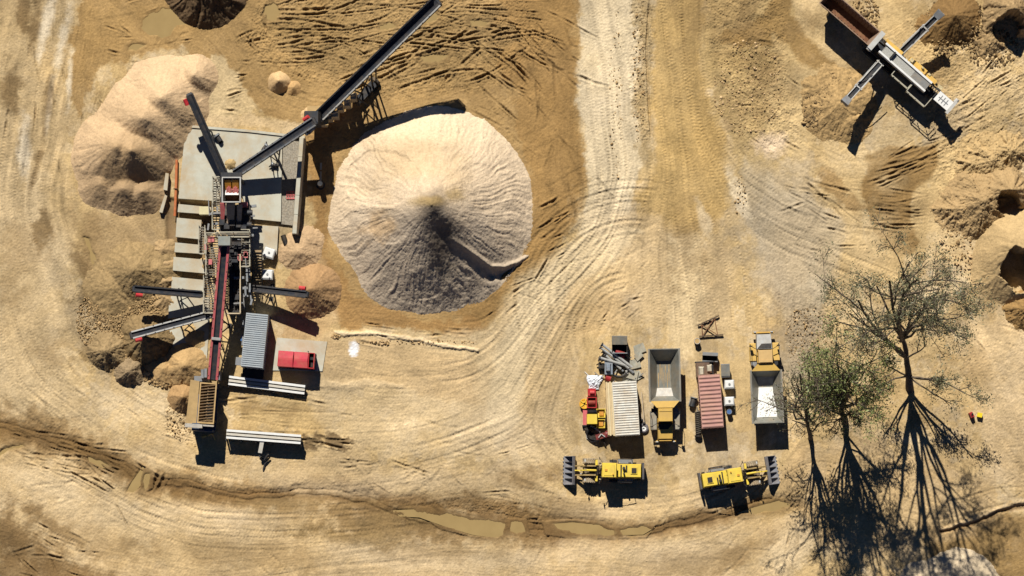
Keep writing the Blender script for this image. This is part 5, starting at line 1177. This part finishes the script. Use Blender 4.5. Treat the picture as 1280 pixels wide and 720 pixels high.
def arm(pts, label):
    inv = t.matrix_basis.inverted(); a, b = [inv @ W(*p) for p in pts]; d = (b-a).normalized(); s = d.cross(Vector((0,0,1))).normalized(); n = s.cross(d)
    mb = MB(); mb.plate([a-s*.27,a+s*.27,b+s*.27,b-s*.27],.04); o = mb.build('side_conveyor', STEELD, t)
    mb = MB()
    for sg in (-1,1): mb.beam(a+s*sg*.31-n*.1,b+s*sg*.31-n*.1,.1,.6,n)
    L = (b-a).length
    for f in (.03,.62): p = a+d*L*f; mb.beam(p-s*.5+n*.1,p+s*.5+n*.1,.14,.2,n)
    mb.build('conveyor_frame', STEELP, o)
    mb = MB(); p = b-d*.9; mb.hexa([p-s*.45-n*.2,p+s*.45-n*.2,b+s*.5-n*.2,b-s*.5-n*.2,p-s*.4+n*.2,p+s*.4+n*.2,b+s*.5+n*.3,b-s*.5+n*.3]); mb.build('end_hood', STEEL, o)
    mb = MB(); p = a+d*L*.35; q = a+d*L*.05; q.z = .9
    for sg in (-1,1): mb.beam(p+s*sg*.35,q+s*sg*.35,.09,.09); mb.beam(a+d*L*.65+s*sg*.4,a+d*L*.1+s*sg*.4+Vector((0,0,1.6)),.07,.07)
    mb.build('stay', STEELP, o)
arm([(1124,67,2.6),(1177,15,4.9)], ''); arm([(1101,78,2.6),(1055,129,4.9)], '')

# ------------------------------------------------------------------ the yard of stored gear between the trucks
corr_box('container', 'white corrugated roof container between the plank stack and the dump truck', 781.5,512,math.radians(3.5), 6.1, 2.75, 2.6, mat('white_wall_sheet', (206,204,196), .6, 0, .12, 1.2, .3), WHT_C, 22, amp=.07)
t = thing('plank_stack', 'long stack of pale timber planks against the white container', 'timber stack', W(763.5,512,0), math.radians(2.5))
for k in range(5):
    for l in range(4):
        mb = MB(); x = -.5+.2*k; o_ = random.uniform(-.08,.08); mb.box(x,x+.185,-3.0+o_,3.0+o_,.1+.42*l,.1+.42*l+.40); mb.build('plank', [mat('pale_timber', (236,216,172), .8, 0, .1, 1.5, .2), mat('pale_timber_b', (226,200,152), .8, 0, .1, 1.5, .2)][(k+l) % 2], t)
mb = MB()
for y in (-2.4,0,2.4): mb.box(-.55,.55,y-.08,y+.08,0,.098)
mb.build('bearer', RUST, t)
corr_box('container', 'dusty red corrugated container left of two white tanks', 887,503,math.radians(4), 6.0, 2.45, 2.6, RED_C, RED_C, 13, amp=.09)
t = thing('machine_base', 'rusty brown machine base above the red container', 'machine base', W(880,463,0), math.radians(2))
mb = MB(); mb.box(-.95,.55,-.85,.8,.1,1.5); mb.build('housing', mat('brown_housing', (116,92,76), .8, .1, .3, 2, .3), t)
mb = MB(); mb.taper(-.7,-.05,-.75,.35,1.5,1.9,.15,.2); mb.taper(.2,.85,-.4,.6,1.2,1.8,.1,.2); mb.build('wrapped_part', mat('pale_cloth', (200,192,170), .9, 0, .25, 4, .3), t)
mb = MB(); mb.box(.56,1.0,-.9,.75,.1,1.0); mb.box(-1.05,1.2,.83,.95,.4,1.3); mb.build('bracket', STEELD, t)
def bin_(label, u, v, w_, d_, h_, m, rot=0, lid=None, cat='steel bin'):
    t = thing('steel_bin', label, cat, W(u,v,0), math.radians(rot)); mb = MB(); frame_wall(mb,-w_/2,w_/2,-d_/2,d_/2,.08,h_,.06,.08,.08); mb.box(-w_/2+.1,w_/2-.1,-d_/2+.1,d_/2-.1,.05,.12); mb.build('bin_wall', m, t)
    mb = MB(); mb.beam((-w_/2,-d_/2,h_),(w_/2,-d_/2,h_),.1,.08); mb.beam((-w_/2,d_/2,h_),(w_/2,d_/2,h_),.1,.08); mb.build('rim', STEEL, t)
    if lid:
        mb = MB(); mb.box(-w_/2,w_/2,d_*lid[0],d_*lid[1],h_+.05,h_+.12); mb.build('lid', lid[2], t)
    return t
bin_('black open bin with a grey front lip above the red container', 887,447,1.75,.95,1.0,BLK,-3,(.15,.5,STEEL))
bin_('grey box beside the rusty machine base', 906,464,1.0,1.4,1.2,STEELD,2,(-.45,.45,mat('slate_lid', (122,124,118), .6, .1, .15, 2, .3)))
ibc('white caged tank beside the upper right of the red container', 911,481,2,0,1.1); ibc('white caged tank in front of the blue drum', 911,502,2,0,1.1)
t = thing('drum', 'blue drum in the shade below the white tanks', 'drum', W(911,515,0)); mb = MB(); mb.tube((0,0,0),(0,0,.85),.3,.3,14); mb.build('drum_body', BLUE, t); mb = MB(); mb.ring((0,0,.85),(0,0,1),[(.31,-.03),(.31,.03),(.27,.03),(.26,-.01),(.01,-.01)],14); mb.build('rim', STEEL, t)
t = thing('truss_frame', 'dark steel truss frame lying flat on the dirt', 'steel frame', W(889,409,0)); mb = MB()
for a, b in (((872,407,.25),(899,394.5,.25)),((874,420.5,.25),(904,418.5,.25))): mb.beam(W(*a),W(*b),.14,.16)
mb.build('chord', mat('rusted_dark_chord', (82,66,54), .8, .1, .2, 2, .25), t, True); mb = MB()
for a, b in (((877,405.5,.25),(878,419.5,.25)),((893,397.5,.25),(897,418,.25)),((879,418.5,.2),(892.5,398.5,.2)),((877.5,406.5,.3),(896,418,.3))): mb.beam(W(*a),W(*b),.09,.1)
mb.build('brace', RUST, t, True)
t = thing('drum', 'small pale topped drum below the truss frame', 'drum', W(871,427,0)); mb = MB(); mb.tube((0,0,0),(0,0,.8),.33,.33,14); mb.build('drum_body', TANP, t); mb = MB(); mb.ring((0,0,.8),(0,0,1),[(.35,-.03),(.35,.03),(.3,.03),(.29,-.01),(.01,-.01)],14); mb.build('rim', STEELP, t)
t = thing('scrap_motor', 'dark scrap motor left of the red container', 'motor', W(866,503,0), 1.3); mb = MB(); mb.tube((-.5,0,.4),(.4,0,.4),.35,.3,12); mb.build('casing', STEELD, t); mb = MB(); mb.ring((.5,0,.4),(1,0,0),[(.05,-.05),(.45,-.05),(.45,.05),(.05,.05)],14); mb.box(-.5,.5,-.4,.4,0,.1); mb.build('flange', STEEL, t)
t = thing('auger', 'grey screw auger lying left of the red container', 'auger', W(872,527,0), math.radians(92)); mb = MB(); mb.tube((-1.5,0,.35),(1.6,0,.35),.1,.1,8)
for k in range(12): mb.ring((-1.3+.22*k,0,.35),(1,.25,.1),[(.1,-.02),(.36,-.02),(.36,.02),(.1,.02)],12)
mb.build('flight', mat('dull_grey_steel', (136,132,122), .7, .2, .25, 3, .4), t)
mb = MB(); mb.ring((-1.65,0,.35),(1,0,0),[(.05,-.1),(.42,-.1),(.42,.1),(.05,.1)],14); mb.build('end_bearing', BLK, t)

# junk heap at the north end of the white container
bin_('grey lidded black tool skip at the head of the pipe heap', 774,432,1.75,1.9,1.5,BLK,0,(0.0,.5,mat('worn_grey_lid', (112,110,100), .6, .1, .2, 2, .3)), 'skip')
rp = random.Random(21)
pl = [('pale steel pipe on top of the scrap heap pointing at the skip',(752,430),(790,459),1.3),('pale steel pipe second from the top of the scrap heap',(750,434),(786,460),1.1),('long steel pipe crossing the middle of the scrap heap',(749,447),(783,457),1.2),('grey pipe with its end over the hose coil',(756,443),(776,461),.9),('short pale pipe low on the scrap heap',(748,449),(770,452),.7),('dark pipe beneath the paler pipes of the heap',(753,439),(779,464),.5),('thin grey pipe touching the red drum',(762,441),(792,466),.8)]
for (lab, a, b, z) in pl:
    t = thing('steel_pipe', lab, 'pipe', W((a[0]+b[0])/2,(a[1]+b[1])/2,0), 0, 'pipes in the scrap heap'); mb = MB(); mb.tube(W(*a,z),W(*b,z*.6),.15,.15,10); mb.build('pipe_run', mat('bright_pipe', (206,206,200), .45, .3, .2, 3, .15) if rp.random() < .7 else STEEL, t, True)
    mb = MB(); d = (W(*b,z*.6)-W(*a,z)).normalized(); mb.ring(W(*a,z)+d*.05, d, [(.15,-.06),(.24,-.05),(.24,.05),(.15,.06)], 12); mb.build('flange', STEELD, t, True)
t = thing('drum', 'dark red drum beside the pipes of the scrap heap', 'drum', W(775,443,0), math.radians(-30)); mb = MB(); mb.tube((-.6,0,.55),(.6,0,.55),.5,.5,16); mb.build('drum_body', mat('dark_red', (164,40,46), .5, 0, .2, 2, .2), t); mb = MB(); mb.box(-.6,.6,-.5,.5,0,.15); mb.tube((.62,0,.55),(.85,0,.55),.15,.15); mb.build('stand', BLK, t)
t = thing('hose_coil', 'black hose coiled in a loop above the white container', 'hose', W(774,463,0)); mb = MB()
for k in range(3):
    pts = [W(774+(9+.8*k)*math.cos(a_*PI/12), 463+(8.5-.5*k)*math.sin(a_*PI/12), .12+.2*k) for a_ in range(25)]; mb.path(pts, .1, 6)
mb.build('hose_loops', STEELD, t, True); mb = MB(); mb.tube(W(783,463,.5),W(784,467,.4),.16,.16); mb.build('coupling', STEELP, t, True)
t = thing('scrap_plates', 'grey steel plates dropped right of the hose coil', 'scrap plate', W(793,460,0)); mb = MB()
for (u,v,s_,r,z) in ((793,455,.7,.2,.15),(796,470,.6,.5,.1),(790,468,.7,-.3,.28),(799,436,.7,.3,.12),(786,472,.8,.1,.06),(798,445,.5,.7,.3)):
    c = W(u,v,z); m_ = Matrix.Rotation(r,3,'Z'); 
    for_ = [c+m_@Vector(p) for p in ((-s_,-s_*.8,-.04),(s_,-s_*.7,-.04),(s_*.9,s_*.8,-.04),(-s_*.8,s_*.7,-.04),(-s_,-s_*.8,.04),(s_,-s_*.7,.1),(s_*.9,s_*.8,.04),(-s_*.8,s_*.7,.08))]; mb.hexa(for_)
mb.build('plate', mat('weathered_plate', (168,166,150), .7, .1, .25, 2, .4), t, True)
mb = MB()
for k in range(14): a_ = W(rp.uniform(747,800),rp.uniform(440,475),.2); mb.beam(a_,a_+Vector((rp.uniform(-1,1),rp.uniform(-.8,.8),rp.uniform(0,.5))),.1,.1)
mb.build('offcut', STEEL, t, True)
t = thing('engine_block', 'small blue grey engine block with a red pump at the left of the pipe heap', 'engine', W(760,462,0)); mb = MB(); mb.box(-.4,.5,-.6,.9,.1,1.0); mb.taper(-.3,.3,-.3,.6,1.0,1.4,.1,.1); mb.build('block', mat('blue_grey', (140,152,164), .6, .1, .3, 3, .3), t); mb = MB(); mb.tube((-.3,-.9,.5),(.3,-1.1,.5),.4,.35,14); mb.build('pump', mat('dark_red', (164,40,46)), t)
mb = MB(); mb.box(-1.1,-.45,.1,.7,.1,.7); mb.beam((-1.3,.5,.3),(-.5,1.0,1.0),.12,.12); mb.build('mount', BLK, t)
t = thing('tarpaulin', 'crumpled white tarpaulin left of the timber planks', 'tarpaulin', W(743,478,0)); mb = MB(); n = 12; vs = []
for j in range(n):
    for i in range(n): x = -.75+1.5*i/(n-1); y = -.8+1.6*j/(n-1); vs.append((x*(1+.25*math.sin(3*y))+.1*y, y, .06+(.34+.26*rp.random())*math.cos(x*1.6)*math.cos(y*1.5)))
mb.add(vs, [(j*n+i,j*n+i+1,(j+1)*n+i+1,(j+1)*n+i) for j in range(n-1) for i in range(n-1)]); mb.build('sheet', mat('white_tarp', (238,242,246), .6, 0, .1, 3, .05), t); mb = MB(); mb.path([(-.7,.8,.1),(-1.0,1.1,.05),(-1.1,1.2,.05)], .04); mb.build('rope', WHITE_, t)
# red and yellow machine parts, left of the planks
t = thing('winch', 'red winch frame below the white tarpaulin', 'winch', W(739.5,500,0)); mb = MB(); frame_wall(mb,-.55,.55,-.95,.3,.1,.95,.1,.02,.02); mb.box(-.45,.45,.45,1.25,.1,.8); mb.build('frame', mat('deep_red', (190,38,44), .5, 0, .2, 2.5, .15), t); mb = MB(); mb.tube((-.4,-.35,.6),(.4,-.35,.6),.28,.28,14); mb.build('drum', mat('oxide_red', (150,52,36), .7, 0, .3, 3, .2), t); mb = MB(); mb.tube((-.2,.8,.8),(.3,.8,.8),.25,.25,12); mb.build('motor', RED, t)
t = thing('cable_reel', 'yellow cable reel lying flat left of the red winch', 'reel', W(730.5,505,0)); mb = MB(); mb.ring((0,0,.3),(0,0,1),[(.12,-.25),(.58,-.25),(.58,-.2),(.3,-.2),(.3,.2),(.58,.2),(.58,.25),(.44,.25),(.42,.21),(.16,.21),(.12,.26)],22); mb.build('spool', mat('reel_yellow', (242,178,40), .5, 0, .2, 3, .15), t)
mb = MB()
for k in range(5): a_ = 2*PI*k/5; mb.beam((.12*math.cos(a_),.12*math.sin(a_),.57),(.55*math.cos(a_),.55*math.sin(a_),.57),.09,.08)
mb.build('spoke', YEL, t)
t = thing('operator_cab', 'loose yellow operator cab with a dark windscreen', 'machine cab', W(740,523,0)); mb = MB(); mb.taper(-.65,.6,-.75,.45,.1,1.7,.06,.05); mb.build('cab_shell', YEL, t); mb = MB(); mb.plate([(-.6,.56,.6),(.55,.56,.6),(.5,.42,1.68),(-.55,.42,1.68)][::-1],.05); mb.taper(-.6,.55,.5,1.0,.1,1.3,.05,.1); mb.build('windscreen', GLASS, t)
for lab, u, v in (('upper yellow open crate right of the loose cab',751,517),('lower yellow open crate right of the loose cab',750.5,530)):
    t = thing('crate', lab, 'crate', W(u,v,0)); mb = MB(); frame_wall(mb,-.52,.5,-.5,.5,.05,.9,.07,.03,.03); mb.box(-.45,.43,-.43,.43,.05,.5); mb.build('shell', YEL, t); mb = MB(); mb.box(-.2,.3,-.25,.2,.5,.72); mb.build('contents', ORG, t)
t = thing('beam', 'faded red steel beam left of the loose yellow cab', 'beam', W(731,522,0)); mb = MB(); mb.box(-.22,.22,-.85,.85,.32,.4); mb.box(-.22,.22,-.85,.85,0,.08); mb.box(-.05,.05,-.85,.85,.08,.32); mb.build('web', PINKRED, t); mb = MB(); mb.box(-.3,.3,-1.0,-.86,0,.5); mb.build('end_plate', BLK, t)
t = thing('hose_coil', 'tangle of thick black hoses at the foot of the yellow crates', 'hose', W(740,538,0)); mb = MB()
for k in range(6):
    pts = []; r1 = .5+.1*k
    for a_ in range(14): an = .3*k+a_*PI/8; pts.append((-.3+.15*k+r1*math.cos(an), .1-.1*k+r1*.7*math.sin(an), .2+.08*k+.1*math.sin(a_+k)))
    mb.path(pts, .09, 6)
mb.build('hose_loops', BLK, t); mb = MB(); mb.path([(-.7,-.2,.3),(-.6,-.9,.15),(0,-1.3,.1),(.8,-1.1,.2)], .05); mb.path([(-.2,.5,.5),(.4,.2,.55),(.9,-.2,.4)], .1); mb.build('pale_hose', STEELP, t)
t = thing('drilling_head', 'dark red drilling head below the black hoses', 'drill head', W(753,545,0), math.radians(15)); mb = MB(); mb.box(-.8,.4,-.3,.3,.1,.9); mb.tube((.4,0,.5),(1.0,0,.5),.45,.4,14); mb.build('gearbox', mat('maroon', (120,34,40), .5, 0, .25, 3, .2), t); mb = MB(); mb.path([(-.5,-.1,1.0),(-.1,.2,1.05),(.2,-.2,1.0)], .07); mb.build('fitting', STEELP, t); mb = MB(); mb.tube((-.1,-.3,.4),(.05,-1.2,.25),.22,.08,10); mb.build('bit', BLK, t)
t = thing('steel_angle', 'dark steel legs standing in the shade left of the drilling head', 'stand', W(757,532,0)); mb = MB(); mb.beam((-.2,.6,.1),(.0,.8,1.2),.1,.1); mb.beam((0,.8,1.2),(.2,-.6,.1),.1,.1); mb.build('leg', STEELD, t); mb = MB(); mb.beam((0,.8,1.2),(-.5,-.5,.1),.08,.08); mb.build('stay', STEEL, t)
t = thing('spare_wheel', 'lone grey wheel lying flat beside the white container', 'wheel', W(804.5,535.5,0)); mb = MB(); mb.ring((0,0,.22),(0,0,1),[(.28,.18),(.42,.22),(.56,.1),(.56,-.15),(.42,-.22),(.25,-.2)],24); mb.build('tyre', mat('grey_tyre', (124,122,128), .8, 0, .2, 3, .3), t); mb = MB(); mb.ring((0,0,.3),(0,0,1),[(.29,.06),(.2,.0),(.09,.04),(.08,-.1)],18); mb.build('rim', WHITE_, t)
for lab, a, b in (('long thin rod leaning along the right side of the white container',(802,490,.2),(805,528,.6)),('thinner second rod by the lone wheel',(799,505,.2),(803,524,.5))):
    t = thing('steel_rod', lab, 'rod', W((a[0]+b[0])/2,(a[1]+b[1])/2,0)); mb = MB(); mb.tube(W(*a),W(*b),.06,.06,8); mb.build('rod', mat('pale_rod', (210,190,160), .6, .1, .2, 3, .2), t, True); mb = MB(); c = W(*b); mb.box(c.x-.15,c.x+.15,c.y-.15,c.y+.15,0,c.z); mb.build('foot', STEELD, t, True)
# bright cans under the tall tree
t = thing('fuel_can', 'dark red can beside a yellow one east of the tall tree', 'can', W(1214,519,0), math.radians(25)); mb = MB(); mb.taper(-.24,.24,-.34,.34,0,.7,.05,.05); mb.build('can_body', mat('can_red', (176,24,40), .5, 0, .1, 2, .05), t); mb = MB(); mb.tube((.1,.1,.7),(.1,.1,.85),.09,.09); mb.beam((-.05,-.25,.8),(-.05,.1,.8),.06,.06); mb.build('handle', BLK, t)
t = thing('crate', 'small bright yellow lidded crate beside a dark red can', 'crate', W(1224,519,0), math.radians(-12)); mb = MB(); mb.taper(-.25,.25,-.22,.22,0,.5,-.03,-.03); mb.build('shell', YEL, t); mb = MB(); mb.box(-.28,.28,-.25,.25,.5,.56); mb.build('lid', mat('can_yellow', (255,222,40), .5, 0, .05, 2, .02), t)
# ------------------------------------------------------------------ tall gum trees, leaning north
BARK = mat('gum_bark', (104,92,78), .9, 0, .3, 3, .1)
def leaf_mat(name, c, c2):
    m = bpy.data.materials.new(name); m.use_nodes = True; n = m.node_tree; bs = n.nodes['Principled BSDF']; bs.inputs['Roughness'].default_value = .6
    oi = n.nodes.new('ShaderNodeNewGeometry'); nz = n.nodes.new('ShaderNodeTexNoise'); nz.inputs['Scale'].default_value = .9; nz.inputs['Detail'].default_value = 4
    rp_ = n.nodes.new('ShaderNodeMix'); rp_.data_type = 'RGBA'; rp_.inputs[6].default_value = (*c,1); rp_.inputs[7].default_value = (*c2,1)
    mr = n.nodes.new('ShaderNodeMapRange'); mr.inputs[1].default_value = .35; mr.inputs[2].default_value = .65
    n.links.new(oi.outputs['Position'], nz.inputs['Vector']); n.links.new(nz.outputs[0], mr.inputs[0]); n.links.new(mr.outputs[0], rp_.inputs[0]); n.links.new(rp_.outputs[2], bs.inputs['Base Color'])
    return m
LEAFG = leaf_mat('green_leaves', (.08,.10,.03), (.18,.205,.055)); LEAFO = leaf_mat('olive_leaves', (.06,.065,.03), (.13,.125,.055))
class Tree:
    def __init__(s, seed): s.r = random.Random(seed); s.b = MB(); s.tips = []
    def limb(s, p, q, r0, r1, sag=.06, n=7, sides=6):
        p, q = Vector(p), Vector(q); L = (q-p).length; pts = []; rs_ = []
        bend = Vector((s.r.uniform(-1,1), s.r.uniform(-1,1), s.r.uniform(.0,1)))*L*sag
        w1 = Vector((0,0,0))
        for k in range(n+1):
            t = k/n
            if 0 < k < n: w1 += Vector((s.r.gauss(0,1), s.r.gauss(0,1), s.r.gauss(0,.7)))*L*.013
            pts.append(p.lerp(q,t)+bend*math.sin(PI*t)+w1*(1-t)*1.2); rs_.append(r0+(r1-r0)*t)
        # one continuous tapered skin
        vs = []; 
        for k, c in enumerate(pts):
            d = (pts[min(k+1,n)]-pts[max(k-1,0)]).normalized(); a = d.orthogonal().normalized(); b = d.cross(a)
            if k == 0: ref = a
            a = (ref-d*ref.dot(d)).normalized(); b = d.cross(a); ref = a
            for j in range(sides): an = 2*PI*j/sides; vs.append(c+(a*math.cos(an)+b*math.sin(an))*rs_[k])
        fs = [(k*sides+j, k*sides+(j+1)%sides, (k+1)*sides+(j+1)%sides, (k+1)*sides+j) for k in range(n) for j in range(sides)]
        s.b.add(vs, fs); return pts, rs_
    def grow(s, p, q, r0, lv, spread, nb, leafy=1.0):
        pts, rr = s.limb(p, q, r0, max(.032, r0*.48), n=max(4,int(7-lv)), sides=6 if lv < 2 else 4)
        d = (Vector(q)-Vector(p)); L = d.length
        if lv >= 3 or L < .9:
            s.tips.append((pts[-1], L)); s.tips.append((pts[len(pts)//2], L)); return
        s.tips.append((pts[-1], L*.5))
        for k in range(nb):
            f = s.r.uniform(.45,1.0) if k else .95; i = min(len(pts)-1, int(f*(len(pts)-1))); c = pts[i]
            dd = d.normalized(); off = Vector((s.r.gauss(0,1), s.r.gauss(0,1), s.r.gauss(0,.9)));  off -= dd*off.dot(dd); off.normalize()
            nl = L*s.r.uniform(.24,.46)*(1 if lv else .8); e = c + (dd*s.r.uniform(.55,1)+off*spread*s.r.uniform(.5,1.1)).normalized()*nl
            s.grow(c, e, rr[i]*.68, lv+1, spread, nb, leafy)
    def leaves(s, mb, per, size, rad, prob=1.0):
        for (c, L) in s.tips:
            if s.r.random() > prob: continue
            R = rad*s.r.uniform(.6,1.3)
            for k in range(int(per*s.r.uniform(.5,1.5))):
                o = Vector((s.r.gauss(0,1), s.r.gauss(0,1), s.r.gauss(0,.8)-.3))*R*.5; p = c+o; a = Vector((s.r.gauss(0,1), s.r.gauss(0,1), s.r.gauss(0,1)-.8)).normalized(); b = a.orthogonal().normalized()
                b = (Matrix.Rotation(s.r.uniform(0,6.3),3,a)@b)*size*.36*s.r.uniform(.7,1.3); a = a*size*s.r.uniform(.6,1.4)
                mb.add([p-a*.5, p+b*.5, p+a*.5, p-b*.5], [(0,1,2,3)])
def make_tree(name, label, seed, base, segs, limbs, r0, leaf, per, size, rad, nb=4, spread=.7, prob=1.0):
    t = thing(name, label, 'tree', W(*base)); T = Tree(seed); J = [W(*base)]+[W(*s_) for s_ in segs]; r = r0
    J[0].z = -.3
    for a, b in zip(J[:-1], J[1:]): T.limb(a, b, r, r*.78, .03, 6, 10); r *= .78
    for (j, tip, rr, nb_) in limbs: T.grow(J[j], W(*tip), rr, 0 if nb_ > 0 else 1, spread, abs(nb_) or nb)
    T.b.build('trunk', BARK, t, True, True); mb = MB(); T.leaves(mb, per, size, rad, prob); mb.build('crown', leaf, t, True)
    return t
make_tree('gum_tree', 'tall nearly bare gum tree with long dark limbs at the right', 11, (1138,487,0), [(1136,470,1.8),(1133,448,4.0),(1128,424,6.6)],
  [(3,(1112,352,33.0),.26,4),(3,(1146,350,33.0),.24,4),(2,(1073,376,26.4),.24,4),(3,(1172,366,30.4),.24,4),(3,(1180,398,22.4),.2,4),(3,(1130,362,35.6),.22,4),(3,(1096,358,30.4),.2,4),(2,(1062,392,21.1),.16,4),(2,(1158,430,11.0),.12,3),(1,(1106,456,8.0),.12,3),(3,(1104,395,25.1),.15,3),(3,(1160,385,26.4),.16,3),(1,(1102,482,5.0),.12,3),(1,(1180,472,6.5),.15,4),(1,(1206,492,7.0),.13,4),(1,(1190,505,5.0),.1,3),(3,(1136,372,30.4),.16,4)], .5, LEAFO, 11, .30, 1.0, 4, .7, .9)
make_tree('gum_tree', 'bushy green gum tree between the two barer trees', 23, (1056,530,0), [(1054,520,2),(1052,508,4.5)],
  [(2,(1046,448,17.9),.2,4),(2,(1078,455,17.9),.2,4),(2,(1030,465,15.7),.2,4),(2,(1064,470,21.3),.2,4),(2,(1030,490,13.4),.18,4),(2,(1084,490,14.6),.18,4),(1,(1026,512,10.0),.16,4),(1,(1078,518,9.0),.16,4),(2,(1054,462,22.4),.2,4),(1,(1042,528,8.0),.16,4),(2,(1096,440,14.6),.1,3),(1,(1094,510,8.0),.12,4),(2,(1038,452,19.0),.16,4),(2,(1060,490,20.2),.18,4),(2,(1070,500,17.9),.16,4)], .42, LEAFG, 11, .32, 1.0, 4, .8, .8)
make_tree('gum_tree', 'thin grey leafless gum tree beside the up facing dump truck', 37, (1013,548,0), [(1012,540,2),(1010,528,4.5)],
  [(2,(1000,468,19),.16,4),(2,(1018,474,20),.16,4),(2,(990,488,15),.13,4),(2,(1030,495,17),.13,4),(2,(995,480,18),.13,4),(1,(990,525,9),.12,4),(1,(992,505,11),.1,4),(2,(1010,462,22),.14,4),(2,(984,505,11),.1,4),(1,(1030,525,12),.12,4),(2,(1005,490,23),.13,4)], .30, LEAFO, 4, .24, .9, 5, .75, .7)
